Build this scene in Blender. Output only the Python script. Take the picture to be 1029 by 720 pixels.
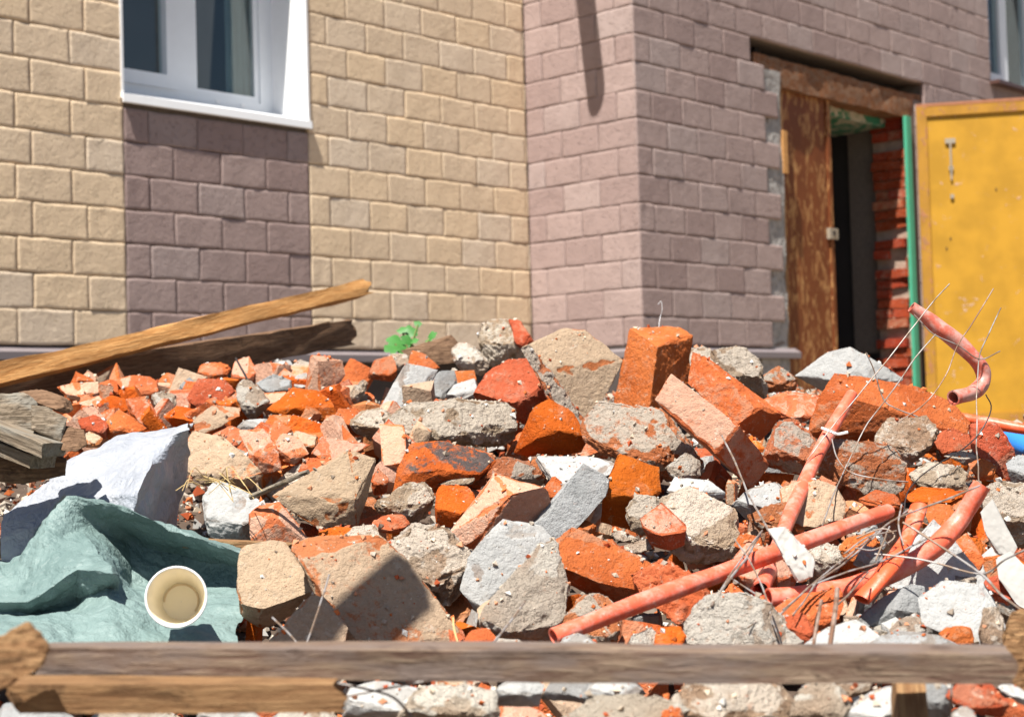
import bpy, bmesh, math, random
import numpy as np
from math import sin, cos, radians, pi
from mathutils import Vector, Matrix

for o in list(bpy.data.objects): bpy.data.objects.remove(o, do_unlink=True)
S = bpy.context.scene
COL = S.collection
rnd = random.Random(7)

# ---------------------------------------------------------------- camera
F = 1583.3                                  # focal length in photo pixels (photo is 1029 x 720)
PITCH, ROLL = radians(1.979), radians(1.617)
CZ = 0.80                                   # camera height over the ground
CAM = np.array([0., 0., CZ])
def ray(x, y):                              # direction through a photo pixel, one metre deep along the lens axis
    a = (x-514.5)/F; b = (360-y)/F
    u = a*cos(ROLL)+b*sin(ROLL); v = -a*sin(ROLL)+b*cos(ROLL)
    return np.array([u, cos(PITCH)-v*sin(PITCH), sin(PITCH)+v*cos(PITCH)])
def W(x, y, Z): return CAM + ray(x, y)*Z
cd = bpy.data.cameras.new('camera'); cam = bpy.data.objects.new('camera', cd); COL.objects.link(cam)
R_ = Vector((cos(ROLL), sin(ROLL)*sin(PITCH), -sin(ROLL)*cos(PITCH)))
U_ = Vector((sin(ROLL), -cos(ROLL)*sin(PITCH), cos(ROLL)*cos(PITCH)))
F_ = Vector((0, cos(PITCH), sin(PITCH)))
m = Matrix((R_, U_, -F_)).transposed().to_4x4(); m.translation = Vector(CAM); cam.matrix_world = m
cd.sensor_width = 36; cd.lens = F/1029*36; cd.clip_start = 0.05; cd.clip_end = 2000
cd.dof.use_dof = True; cd.dof.focus_distance = 2.65; cd.dof.aperture_fstop = 7.0
S.camera = cam
S.render.resolution_x = 1024; S.render.resolution_y = 716

# ---------------------------------------------------------------- light
SUNC, SUNB = 2.1, .28                     # sun direction in wall terms: per unit along the flank's normal
SUN = Vector((-.682+.731*SUNB, -.731-.682*SUNB, SUNC)).normalized()     # towards the sun
wd = bpy.data.worlds.new('World'); S.world = wd; wd.use_nodes = True
nt = wd.node_tree; sky = nt.nodes.new('ShaderNodeTexSky'); sky.sky_type = 'NISHITA'; sky.sun_disc = False
sky.sun_elevation = math.asin(SUN.z); sky.sun_rotation = math.atan2(SUN.x, SUN.y)
nt.links.new(sky.outputs[0], nt.nodes['Background'].inputs[0]); nt.nodes['Background'].inputs[1].default_value = 0.05
sl = bpy.data.lights.new('sun', 'SUN'); sl.energy = 5.0; sl.angle = radians(0.53); sl.color = (1, 0.95, 0.87)
so = bpy.data.objects.new('sun', sl); COL.objects.link(so); so.location = (0, 0, 12)
so.rotation_euler = SUN.to_track_quat('Z', 'Y').to_euler()
S.view_settings.view_transform = 'Standard'; S.view_settings.look = 'None'
S.view_settings.exposure = 1.05; S.view_settings.gamma = 1

# ---------------------------------------------------------------- numpy noise
def _h(i, j, k, s):
    n = (i*374761393 + j*668265263 + k*1274126177 + s*974711) & 0xffffffff
    n = ((n ^ (n >> 13))*1274126177) & 0xffffffff
    return ((n ^ (n >> 16)) & 0xffff)/65535.0
def vnoise(p, s=0):
    p = np.asarray(p, float); f = np.floor(p); t = p-f; t = t*t*(3-2*t)
    i, j, k = [f[:, a].astype(np.int64) for a in range(3)]
    r = 0
    for a in (0, 1):
        for b in (0, 1):
            for c in (0, 1):
                w = (t[:, 0] if a else 1-t[:, 0])*(t[:, 1] if b else 1-t[:, 1])*(t[:, 2] if c else 1-t[:, 2])
                r = r+w*_h(i+a, j+b, k+c, s)
    return r
def fbm(p, s=0, o=3):
    r = 0; a = 1; t = 0
    for q in range(o):
        r = r+a*vnoise(np.asarray(p)*2**q+17.3*q, s+q); t += a; a *= .5
    return r/t

# ---------------------------------------------------------------- object helpers
WL = {}                                     # world position of every object's origin
def link(o, at, parent=None):
    COL.objects.link(o); WL[o] = np.array(at, float)
    if parent is not None:
        o.parent = parent; o.location = Vector(WL[o]-WL[parent])
    else: o.location = Vector(at)
    return o
def tag(o, label=None, cat=None, group=None, kind=None):
    if label: o['label'] = label
    if cat: o['category'] = cat
    if group: o['group'] = group
    if kind: o['kind'] = kind
    return o
def empty(name, at, parent=None):
    o = bpy.data.objects.new(name, None); o.empty_display_size = .1
    return link(o, at, parent)
def mesh_from(name, V, T, mat, smooth=None, attrs=None):
    me = bpy.data.meshes.new(name); me.from_pydata([tuple(v) for v in V], [], [tuple(t) for t in T])
    if attrs:
        for k, a in attrs.items():
            at = me.attributes.new(k, 'FLOAT', 'POINT'); at.data.foreach_set('value', np.asarray(a, np.float32))
    if mat: me.materials.append(mat)
    if smooth is not None:
        me.shade_smooth(); me.set_sharp_from_angle(angle=radians(smooth))
    me.update(); return me
def obj(name, V, T, mat, parent=None, smooth=None, attrs=None, origin=None):
    V = np.asarray(V, float)
    c = np.array(origin) if origin is not None else np.array([(V[:, 0].min()+V[:, 0].max())/2, (V[:, 1].min()+V[:, 1].max())/2, V[:, 2].min()])
    o = bpy.data.objects.new(name, mesh_from(name, V-c, T, mat, smooth, attrs))
    return link(o, c, parent)
def fix_normals(o):
    bm = bmesh.new(); bm.from_mesh(o.data); bmesh.ops.recalc_face_normals(bm, faces=bm.faces); bm.to_mesh(o.data); bm.free(); return o
BOXF = [(0,1,3,2),(4,6,7,5),(0,4,5,1),(2,3,7,6),(0,2,6,4),(1,5,7,3)]

# ---------------------------------------------------------------- materials
class N:
    def __init__(s, name):
        s.m = bpy.data.materials.new(name); s.m.use_nodes = True; s.t = s.m.node_tree
        s.b = s.t.nodes['Principled BSDF']; s.b.inputs['Specular IOR Level'].default_value = .25
        s.b.inputs['Roughness'].default_value = .85
    def n(s, typ, **kw):
        q = s.t.nodes.new('ShaderNode'+typ)
        for k, v in kw.items(): setattr(q, k, v)
        return q
    def l(s, a, b): s.t.links.new(a, b)
    def put(s, inp, v):
        if hasattr(v, 'is_linked') or hasattr(v, 'links'): s.l(v, inp)
        else: inp.default_value = v
    def math(s, op, a, b=0.0, clamp=False):
        q = s.n('Math', operation=op, use_clamp=clamp); s.put(q.inputs[0], a); s.put(q.inputs[1], b); return q.outputs[0]
    def coord(s, rand=True, scale=(1, 1, 1)):
        tc = s.n('TexCoord'); mp = s.n('Mapping'); s.l(tc.outputs['Object'], mp.inputs[0]); mp.inputs['Scale'].default_value = scale
        if rand:
            oi = s.n('ObjectInfo'); k = s.math('MULTIPLY', oi.outputs['Random'], 57.0); s.l(k, mp.inputs['Location'])
        return mp.outputs[0]
    def noise(s, v, scale, detail=4, rough=.6, dist=0):
        q = s.n('TexNoise'); s.l(v, q.inputs['Vector']); q.inputs['Scale'].default_value = scale
        q.inputs['Detail'].default_value = detail; q.inputs['Roughness'].default_value = rough; q.inputs['Distortion'].default_value = dist
        return q.outputs['Fac']
    def ramp(s, v, a, b, lo=0.0, hi=1.0):
        q = s.n('MapRange', interpolation_type='SMOOTHSTEP'); s.put(q.inputs[0], v)
        for i, x in enumerate((a, b, lo, hi)): q.inputs[i+1].default_value = x
        return q.outputs[0]
    def mix(s, f, a, b, mode='MIX'):
        q = s.n('Mix', data_type='RGBA', blend_type=mode); s.put(q.inputs[0], f)
        for i, x in ((6, a), (7, b)):
            if isinstance(x, tuple): q.inputs[i].default_value = (*x[:3], 1)
            else: s.l(x, q.inputs[i])
        return q.outputs[2]
    def color(s, c):
        if isinstance(c, tuple): s.b.inputs['Base Color'].default_value = (*c[:3], 1)
        else: s.l(c, s.b.inputs['Base Color'])
    def bump(s, h, dist, strength=1.0):
        q = s.n('Bump'); s.put(q.inputs['Height'], h); q.inputs['Distance'].default_value = dist; q.inputs['Strength'].default_value = strength
        s.l(q.outputs[0], s.b.inputs['Normal'])
    def attr(s, name):
        q = s.n('Attribute'); q.attribute_name = name; return q.outputs['Fac']
    def hsv(s, c, h=.5, sa=1.0, v=1.0):
        q = s.n('HueSaturation'); s.l(c, q.inputs['Color']); s.put(q.inputs['Hue'], h); s.put(q.inputs['Saturation'], sa); s.put(q.inputs['Value'], v); return q.outputs[0]

def rubble_mat(name, core, coat, spot, bias=.5, bscale=1.0, k_=.92):
    core, coat, spot = [tuple(x*k_ for x in c) for c in (core, coat, spot)]
    k = N(name); v = k.coord()
    oi = k.n('ObjectInfo'); sep = k.n('SeparateColor'); k.l(oi.outputs['Color'], sep.inputs[0])
    n1 = k.noise(v, 26, 7, .70, .5); n2 = k.noise(v, 85, 5, .7); n3 = k.noise(v, 330, 3, .7); n4 = k.noise(v, 9, 3, .5)
    f = k.math('ADD', k.math('MULTIPLY', n1, .62), k.math('MULTIPLY', n2, .38))
    f = k.math('ADD', f, k.math('MULTIPLY', k.math('SUBTRACT', k.attr('fac'), .5), .22))
    f = k.math('ADD', f, k.math('MULTIPLY', k.math('SUBTRACT', sep.outputs[0], .5), .55))
    f = k.math('SUBTRACT', f, k.math('MULTIPLY', k.attr('brk'), .35))
    msk = k.ramp(f, 1-bias-.06, 1-bias+.06)
    core2 = k.mix(k.ramp(n4, .35, .7), core, tuple(x*y for x, y in zip(core, (.80, .68, .60))))
    coat2 = k.mix(k.ramp(n2, .3, .75), coat, tuple(x*.8 for x in coat))
    c = k.mix(msk, core2, coat2)
    c = k.mix(k.ramp(k.noise(v, 60, 5, .75, .6), .56, .70, 0, .8), c, spot)
    c = k.mix(k.ramp(n3, .58, .76, 0, .45), c, tuple(x*.45 for x in core))
    d1 = k.noise(v, 14, 6, .7, .3)
    c = k.mix(k.ramp(d1, .54, .78, 0, .42), c, tuple(.45*x+.55*y for x, y in zip(coat, (.58*k_, .47*k_, .37*k_))))
    c = k.mix(k.ramp(k.noise(v, 33, 6, .75, .2), .28, .40, .45, 0), c, tuple(.55*x for x in core))
    c = k.mix(k.ramp(k.noise(v, 27, 5, .7, .9), .64, .72, 0, .5), c, tuple(x*k_ for x in (.52, .20, .09)))
    rv = oi.outputs['Random']
    c = k.hsv(c, k.math('ADD', .494, k.math('MULTIPLY', rv, .010)), 1.0, k.math('ADD', .86, k.math('MULTIPLY', k.math('FRACT', k.math('MULTIPLY', rv, 7.3)), .26)))
    k.color(c); k.b.inputs['Roughness'].default_value = .92; k.b.inputs['Specular IOR Level'].default_value = .12
    h = k.math('ADD', k.math('MULTIPLY', n2, 1.0), k.math('MULTIPLY', n3, .55))
    k.bump(h, .0075*bscale, 1.0)
    return k.m
ORANGE, RED = (.56, .155, .046), (.48, .115, .05)
PALE = (.66, .50, .36); GREYM = (.46, .40, .33)
MT = {}
MT['o'] = rubble_mat('brick_orange', ORANGE, (.54, .23, .12), (.58, .36, .24), .42)
MT['y'] = rubble_mat('brick_bright_orange', (.56, .125, .014), (.56, .15, .03), (.58, .32, .17), .3)
MT['r'] = rubble_mat('brick_red', RED, (.48, .18, .10), (.52, .34, .25), .45)
MT['p'] = rubble_mat('brick_dusty_pink', (.58, .18, .07), (.60, .35, .24), (.62, .48, .38), .56, .7)
MT['c'] = rubble_mat('brick_cream_mortar', (.58, .22, .09), (.60, .44, .30), (.66, .54, .42), .62, .7, k_=.74)
MT['m'] = rubble_mat('mortar_grey', (.42, .33, .24), (.64, .55, .45), (.70, .63, .54), .62, 1.7, k_=.90)
MT['n'] = rubble_mat('mortar_on_brick', (.50, .18, .08), (.50, .42, .345), (.58, .51, .44), .60, 1.5, k_=.82)
MT['w'] = rubble_mat('plaster_white', (.58, .56, .53), (.78, .78, .76), (.7, .66, .6), .66, .45, k_=.52)
MT['g'] = rubble_mat('concrete_grey', (.42, .43, .43), (.56, .57, .57), (.68, .68, .66), .55, .6, k_=.56)
MT['k'] = rubble_mat('brick_sooty', (.52, .12, .026), (.10, .08, .075), (.2, .16, .14), .45)
MT['d'] = rubble_mat('mortar_whitish', (.56, .48, .39), (.73, .67, .58), (.6, .43, .32), .6, 1.6, k_=.78)

def wood_mat(name, base, dark, grey=None, gs=1.0, stain=.75):
    k = N(name); v = k.coord(scale=(2.6, 32*gs, 32*gs)); v2 = k.coord(scale=(3, 9, 9))
    g = k.noise(v, 6, 6, .65, .6); g2 = k.noise(v2, 3, 4, .6)
    c = k.mix(k.ramp(g, .35, .68), dark, base)
    if grey: c = k.mix(k.ramp(g2, .42, .62), c, grey)
    c = k.mix(k.ramp(k.noise(v, 22, 3, .7), .6, .75, 0, .5), c, tuple(x*.4 for x in dark))
    v3 = k.coord(scale=(1, 2.2, 2.2)); st = k.noise(v3, 11, 6, .72, 1.0)
    c = k.mix(k.ramp(st, .52, .70, 0, stain), c, tuple(x*.38 for x in dark)); c = k.mix(k.ramp(k.noise(v3, 23, 5, .7), .62, .74, 0, .5), c, tuple(min(1, x*1.5) for x in base))
    k.color(c); k.b.inputs['Roughness'].default_value = .8; k.bump(k.math('ADD', g, k.math('MULTIPLY', st, -.6)), .005, .8); return k.m
M_PINE = wood_mat('wood_fresh_pine', (.60, .33, .125), (.44, .20, .06), stain=.12)
M_BROWNWOOD = wood_mat('wood_dark_brown', (.22, .13, .075), (.11, .06, .033))
M_OLD = wood_mat('wood_weathered', (.27, .215, .155), (.12, .09, .06), (.23, .21, .175))
M_GREYPL = wood_mat('wood_grey_batten', (.27, .20, .14), (.12, .07, .05), (.17, .13, .11))
M_SPLIT = wood_mat('wood_splinter', (.40, .29, .18), (.26, .16, .09))
M_TAN = wood_mat('wood_tan', (.32, .19, .09), (.18, .09, .038))

def plain(name, c, rough=.6, spec=.3, var=.12, scale=30, bump=0, metal=0):
    k = N(name); v = k.coord(); n = k.noise(v, scale, 4, .6)
    k.color(k.mix(n, tuple(x*(1-var) for x in c), tuple(min(1, x*(1+var)) for x in c)))
    k.b.inputs['Roughness'].default_value = rough; k.b.inputs['Specular IOR Level'].default_value = spec; k.b.inputs['Metallic'].default_value = metal
    if bump: k.bump(n, bump, .6)
    return k.m

def tile_mat(name, a, b, c2):
    k = N(name); v = k.coord(); oi = k.n('ObjectInfo'); r = oi.outputs['Random']
    n1 = k.noise(v, 9, 4, .6); n2 = k.noise(v, 60, 5, .7); n3 = k.noise(v, 22, 4, .6, .5)
    c = k.mix(k.ramp(r, .1, .9), a, b)
    c = k.mix(k.ramp(k.math('FRACT', k.math('MULTIPLY', r, 13.7)), .62, 1.0, 0, .75), c, c2)
    c = k.mix(k.ramp(n1, .4, .75, 0, .35), c, tuple(x*.72 for x in a))
    c = k.mix(k.ramp(n2, .3, .42, .55, 0), c, tuple(x*.45 for x in a))
    c = k.mix(k.ramp(n3, .66, .80, 0, .30), c, (.55, .48, .44))
    k.color(c); k.b.inputs['Roughness'].default_value = .8
    k.bump(k.math('ADD', k.math('MULTIPLY', k.ramp(n2, .25, .5), .8), n3), .0045, .8); return k.m
M_YT = tile_mat('tile_sand', (.75, .575, .385), (.71, .555, .39), (.71, .59, .46))
M_BT = tile_mat('tile_brown', (.315, .228, .208), (.375, .28, .255), (.39, .31, .288))
M_MORT = plain('joint_mortar', (.20, .165, .14), .95, .1, .3, 40, .004)
M_ROUGHW = plain('rough_plaster', (.34, .32, .30), .95, .1, .75, 22, .03)
M_REVEAL = plain('reveal_mortar', (.36, .27, .21), .95, .1, .5, 16, .02)
M_PLINTH = plain('plinth_dark', (.085, .07, .065), .9, .1, .3, 12, .006)
M_LEDGE = plain('ledge_metal', (.20, .17, .175), .5, .5, .08, 20)
M_WHITE = plain('white_paint', (.80, .81, .82), .4, .4, .04, 20)
M_PVC = plain('window_plastic', (.74, .77, .80), .35, .45, .04, 20)
M_BROWNSILL = plain('sill_brown', (.10, .05, .04), .4, .5, .1, 20)
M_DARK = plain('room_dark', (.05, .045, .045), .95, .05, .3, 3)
M_CURT = plain('curtain', (.20, .24, .24), .9, .1, .2, 6)
M_IRON = plain('lock_metal', (.36, .31, .24), .5, .5, .2, 60, 0, .2)
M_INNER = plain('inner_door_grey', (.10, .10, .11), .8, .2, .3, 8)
M_DIRT = plain('debris_dirt', (.085, .062, .048), .98, .05, .5, 40, .01)
M_GROUND = plain('yard_soil', (.20, .16, .12), .98, .05, .35, 3, .02)
def glass_mat():
    k = N('window_glass'); k.b.inputs['Base Color'].default_value = (.02, .03, .035, 1)
    k.b.inputs['Roughness'].default_value = .06; k.b.inputs['Specular IOR Level'].default_value = .5
    tr = k.n('BsdfTransparent'); tr.inputs[0].default_value = (.80, .86, .86, 1); gl = k.n('BsdfGlossy'); gl.inputs[0].default_value = (.9, .95, .95, 1); gl.inputs[1].default_value = .04; mx = k.n('MixShader'); mx.inputs[0].default_value = .06
    k.l(tr.outputs[0], mx.inputs[1]); k.l(gl.outputs[0], mx.inputs[2]); k.l(mx.outputs[0], k.t.nodes['Material Output'].inputs[0]); return k.m
M_GLASS = glass_mat()
def paint_mat(name, paint, under, under2, thr, scale=(9, 9, 4), bumpd=.003):
    k = N(name); v = k.coord(rand=False, scale=scale); n = k.noise(v, 2.4, 6, .62, 1.2); n2 = k.noise(v, 1.1, 3, .5)
    p = k.mix(k.ramp(n2, .3, .7), paint, tuple(x*.8 for x in paint))
    u = k.mix(k.ramp(k.noise(v, 5, 4, .6), .4, .6), under, under2)
    msk = k.ramp(n, thr, thr+.04); k.color(k.mix(msk, p, u)); k.b.inputs['Roughness'].default_value = .55
    k.bump(msk, bumpd, -.5 if False else .5); return k.m
M_RUSTDOOR = paint_mat('door_brown_peeling', (.19, .055, .018), (.42, .22, .085), (.26, .10, .035), .51, (6, 6, 2.6))
M_YELLOW = paint_mat('door_yellow_paint', (.50, .265, .025), (.48, .27, .13), (.52, .34, .24), .64, (5, 5, 5))
M_YFRAME = paint_mat('door_yellow_frame', (.44, .22, .03), (.32, .17, .07), (.4, .16, .08), .56, (8, 8, 5))
M_GREEN = plain('green_paint', (.07, .36, .22), .5, .4, .15, 12)
M_SOFFIT = paint_mat('soffit_green_white', (.05, .22, .13), (.5, .46, .38), (.42, .4, .3), .5, (5, 5, 5))
def pipe_mat(name, base, dust, thr=.55):
    k = N(name); v = k.coord(); n = k.noise(v, 26, 5, .65, .5); n2 = k.noise(v, 120, 4, .7)
    c = k.mix(k.ramp(k.math('ADD', k.math('MULTIPLY', n, .7), k.math('MULTIPLY', n2, .3)), thr-.10, thr+.10, 0, .9), base, dust)
    c = k.mix(k.ramp(k.noise(v, 60, 5, .75, .3), .60, .70, 0, .8), c, tuple(min(.62, x*1.1+.05) for x in dust))
    c = k.mix(k.ramp(k.noise(v, 44, 5, .7, .5), .64, .74, 0, .3), c, tuple(x*.55 for x in base))
    k.color(c); k.b.inputs['Roughness'].default_value = .42; k.b.inputs['Specular IOR Level'].default_value = .4; k.bump(n2, .001, .5); return k.m
M_PIPE = pipe_mat('pipe_dusty_coral', (.70, .12, .06), (.68, .28, .22), .54)
M_PIPEP = pipe_mat('pipe_pink', (.50, .11, .07), (.52, .30, .26), .5)
M_PIPEO = pipe_mat('pipe_orange', (.68, .095, .03), (.62, .24, .17), .58)
M_PIPEB = pipe_mat('pipe_blue', (.03, .20, .62), (.2, .4, .7), .7)
def wire_mat(name, a, b):
    k = N(name); v = k.coord(); c = k.mix(k.ramp(k.noise(v, 40, 4, .6), .42, .58), a, b); k.color(c)
    k.b.inputs['Metallic'].default_value = .3; k.b.inputs['Roughness'].default_value = .55; return k.m
M_WIRE = wire_mat('wire_steel', (.30, .28, .27), (.20, .14, .10))
M_RUSTW = wire_mat('wire_rusty', (.20, .11, .07), (.33, .24, .19))
M_BLACKW = plain('wire_black', (.03, .025, .025), .5, .3)
def cloth_mat(name, a, b, rough, weave):
    k = N(name); v = k.coord(rand=False); n = k.noise(v, 12, 5, .6); n2 = k.noise(v, 160, 3, .6)
    k.color(k.mix(k.ramp(n, .3, .75), a, b)); k.b.inputs['Roughness'].default_value = rough; k.b.inputs['Specular IOR Level'].default_value = .4
    w = k.math('ABSOLUTE', k.math('SUBTRACT', k.noise(v, 24, 4, .55, .8), .5)); w = k.math('ADD', k.math('MULTIPLY', w, -2.4), k.math('MULTIPLY', k.math('ABSOLUTE', k.math('SUBTRACT', k.noise(v, 70, 3, .5, .5), .5)), -.9))
    k.bump(k.math('ADD', w, k.math('MULTIPLY', n2, weave)), .006, .7); return k.m
M_TEAL = cloth_mat('sack_teal', (.115, .175, .168), (.175, .245, .235), .55, .5)
M_BAG = cloth_mat('bag_white', (.26, .28, .32), (.34, .355, .38), .45, .1)
M_CUPW = plain('cup_paper_white', (.82, .82, .80), .6, .3, .03)
M_CUPI = plain('cup_inside_stained', (.90, .82, .64), .5, .4, .08, 25)
M_STAIN = plain('coffee_stain', (.66, .52, .33), .5, .3, .3, 60)
M_LEAF = plain('leaf_green', (.045, .17, .03), .5, .4, .3, 20)
M_STEM = plain('stem_green', (.2, .26, .08), .6, .3, .2)
M_STRAW = plain('straw', (.5, .36, .17), .8, .1, .25)
M_BRICKR = rubble_mat('reveal_brick', (.42, .075, .028), (.50, .22, .13), (.6, .5, .42), .38)

# ---------------------------------------------------------------- ground and heap
def smooth(a, b, t): t = min(1, max(0, (t-a)/(b-a))); return t*t*(3-2*t)
ZS = [.5, 1.15, 1.40, 2.05, 2.4, 2.8, 3.2, 3.6, 4.0, 4.4, 4.9, 5.5, 6.2]
HC = [-.8, -.40, -.315, -.29, -.21, -.11, -.02, .06, .12, .14, .06, -.35, -.8]
HL = [-.8, -.40, -.315, -.29, -.21, -.11, -.02, .06, .11, .15, .19, .16, -.6]
HR = [-.8, -.40, -.315, -.29, -.22, -.135, -.07, -.03, .03, .02, -.1, -.5, -.8]
def heap(x, y):                             # height of the heap over the ground
    c = np.interp(y, ZS, HC); l = np.interp(y, ZS, HL); r = np.interp(y, ZS, HR)
    q = x/max(y, .5)
    wl = smooth(-.04, -.14, -(-q)) if False else smooth(.05, .15, -q)
    wr = smooth(.20, .29, q)
    h = c*(1-wl)*(1-wr)+l*wl+r*wr
    side = max(smooth(1.7, 2.6, abs(x)), 0)
    return CZ+h*(1-side)-.8*side
def hit(px, py):                            # depth at which a photo pixel's ray meets the heap
    d = ray(px, py); z = 1.3
    while z < 5.6:
        p = CAM+d*z
        if p[2] <= heap(p[0], p[1]): return z
        z += .01
    return None
g = 60.0
tag(obj('ground', [(-g, -g, 0), (g, -g, 0), (g, g, 0), (-g, g, 0)], [(0, 1, 2, 3)], M_GROUND), 'bare trodden soil of the yard under the rubble', 'ground', kind='structure')
nx, ny = 150, 150
xs = np.linspace(-2.7, 2.7, nx); ys = np.linspace(.45, 6.4, ny)
V = np.array([(x, y, max(-.01, heap(x, y)-.115)) for y in ys for x in xs])
V[:, 2] += (fbm(V*np.array([9, 9, 0])+3, 5)-.5)*.05*(V[:, 2] > .02)
Fq = [(j*nx+i, j*nx+i+1, (j+1)*nx+i+1, (j+1)*nx+i) for j in range(ny-1) for i in range(nx-1)]
mound = tag(obj('rubble_mound', V, Fq, M_DIRT, smooth=60), 'heap of fine brown demolition dirt under the broken bricks', 'rubble heap', kind='structure')

# ---------------------------------------------------------------- building
C = .16                                     # height of one tile course
YAW = 0.820815; HB = 2.262*C                # wall direction; bottom of the tiles over the lens
D2 = np.array([cos(YAW), sin(YAW)]); E2 = np.array([D2[1], -D2[0]])
O2 = np.array([.77318, 58.6726])*C; OC2 = O2+E2*5.2356*C
FACE = {'left': (O2, D2, E2, YAW), 'side': (O2, E2, -D2, YAW-pi/2), 'right': (OC2, D2, E2, YAW)}
def fp(face, u, z, out=0.):                 # wall coordinates in courses -> world
    o, a, n, _ = FACE[face]; p = o+a*u*C+n*out*C
    return np.array([p[0], p[1], CZ+HB+z*C])
def fbox(face, u0, u1, z0, z1, o0, o1): return [fp(face, u, z, q) for u in (u0, u1) for z in (z0, z1) for q in (o0, o1)]
bld = empty('building', (O2[0], O2[1], 0))
tag(bld, 'two-tone tile-clad house corner with a broken doorway behind the rubble', 'building')
def part(name, face, u0, u1, z0, z1, o0, o1, mat, parent=bld):
    return fix_normals(obj(name, fbox(face, u0, u1, z0, z1, o0, o1), BOXF, mat, parent))
ZB = -(CZ+HB)/C                              # ground in course units
ZT = 24.
BK = -.14                                   # wall body stands this far behind the tile faces
TH = 3.2
# left wall body round the window opening
WU0, WU1, WZ0, WZ1 = -17.53, -10.55, 7.3, 17.0
def wallset(face, name, rects):
    e = None
    for r in rects:
        w = part('wall' if e is None else 'wall_block', face, r[0], r[1], r[2], r[3], BK-TH, BK, M_MORT, bld if e is None else e)
        e = e or w
    return e
wl_ = wallset('left', 'wall', [(-34, WU0, 0, ZT), (WU0, WU1, 0, WZ0), (WU1, 0, 0, ZT), (WU0, WU1, WZ1, ZT)])
ws_ = part('wall', 'side', -3, 5.2356+BK, 0, ZT, BK-1.5, BK, M_MORT)
DU0, DU1, DZ1 = 9.35, 19.45, 11.0           # doorway
DZ0 = -3.4
W2U0, W2U1, W2Z0, W2Z1 = 27.55, 34.5, 12.9, 22.
wr_ = wallset('right', 'wall', [(.14, 7.4, 0, ZT), (7.4, DU0, 0, 10.9), (7.4, 21.0, 12.0, ZT), (21.0, W2U0, 0, ZT), (DU1+.35, 21.0, 0, 11.2), (W2U0, W2U1, 0, W2Z0), (W2U0, W2U1, W2Z1, ZT), (W2U1, 46, 0, ZT)])
# plinth and its metal drip ledge
def plinth(face, u0, u1):
    part('plinth', face, u0, u1, ZB, -.02, -2.2, -.55, M_PLINTH)
def ledge(face, u0, u1, o1=.16):
    V = []
    for u in (u0, u1): V += [fp(face, u, -.02, BK), fp(face, u, -.2, o1), fp(face, u, -.42, o1), fp(face, u, -.44, o1-.06), fp(face, u, -.26, -.6)]
    T = [(i, (i+1) % 5, 5+(i+1) % 5, 5+i) for i in range(5)]+[(4, 3, 2, 1, 0), (5, 6, 7, 8, 9)]
    fix_normals(obj('drip_ledge', V, T, M_LEDGE, bld))
plinth('left', -34, -.55); plinth('side', -2, 4.6); plinth('right', -.0, DU0); plinth('right', DU1+.4, 46)
ledge('left', -34, 0); ledge('side', 0, 5.2356); ledge('right', 0, DU0+.5); 
# tiles
def tile_mesh(name, w, h, t, seed, pit):
    nx, nz = 11, 7; r = random.Random(seed)
    xs = np.concatenate(([-w/2, -w/2+.014], np.linspace(-w/2+.09, w/2-.09, nx-4), [w/2-.014, w/2])); zs = np.concatenate(([-h/2, -h/2+.014], np.linspace(-h/2+.09, h/2-.09, nz-4), [h/2-.014, h/2]))
    V = []; 
    for z in zs:
        for x in xs:
            ex = min(w/2-abs(x), h/2-abs(z)); dep = max(0, .014-ex)*.9
            V.append((x, dep, z))
    V = np.array(V); P = V*1.9+seed*3.1
    V[:, 1] += (fbm(P, seed)-.5)*.034*(V[:, 1] < .02)
    if pit:
        cx, cz = r.uniform(-.4, .4)*w, r.uniform(-.3, .3)*h
        dd = np.hypot(V[:, 0]-cx, V[:, 2]-cz); V[:, 1] += np.maximum(0, .22-dd)*.35*vnoise(V*9+seed, 3)
    V[:, 0] += (vnoise(V*2.3+9, seed)-.5)*.03; V[:, 2] += (vnoise(V*2.3+40, seed)-.5)*.035
    nxx = len(xs); T = [(j*nxx+i, j*nxx+i+1, (j+1)*nxx+i+1, (j+1)*nxx+i) for j in range(len(zs)-1) for i in range(nxx-1)]
    b = len(V); V = np.vstack([V, [(sx*w/2, t, sz*h/2) for sz in (-1, 1) for sx in (-1, 1)]])
    n = len(zs)
    bot = list(range(nxx)); top = [(n-1)*nxx+i for i in range(nxx)]; lf = [j*nxx for j in range(n)]; rt = [j*nxx+nxx-1 for j in range(n)]
    T += [tuple(bot[::-1]+[b, b+1])[::1], tuple(top+[b+3, b+2]), tuple(lf+[b+2, b]), tuple(rt[::-1]+[b+1, b+3])]
    return mesh_from(name, V*C, T, None, 50)
TW = 1.7425
TMESH = {}
def tile_get(kind, mat, v):
    key = (kind, mat.name, v)
    if key not in TMESH:
        w = {'full': TW, 'half': TW/2, 'three': 1.25, 'rfull': 1.81, 'rhalf': .905}[kind]-.028
        me = tile_mesh('tile', w, .972, .16, v*7+len(kind)*3, v % 3 == 0); me.materials.append(mat); TMESH[key] = me
    return TMESH[key]
NV = {'full': 10, 'half': 4, 'three': 4, 'rfull': 8, 'rhalf': 4}
def inview(p):
    q = np.array(p)-CAM; zc = q @ np.array(F_); x = 514.5+F*(q @ np.array(R_))/zc; y = 360-F*(q @ np.array(U_))/zc
    return -30 < x < 1059 and -25 < y < 420
extra = {}
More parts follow.
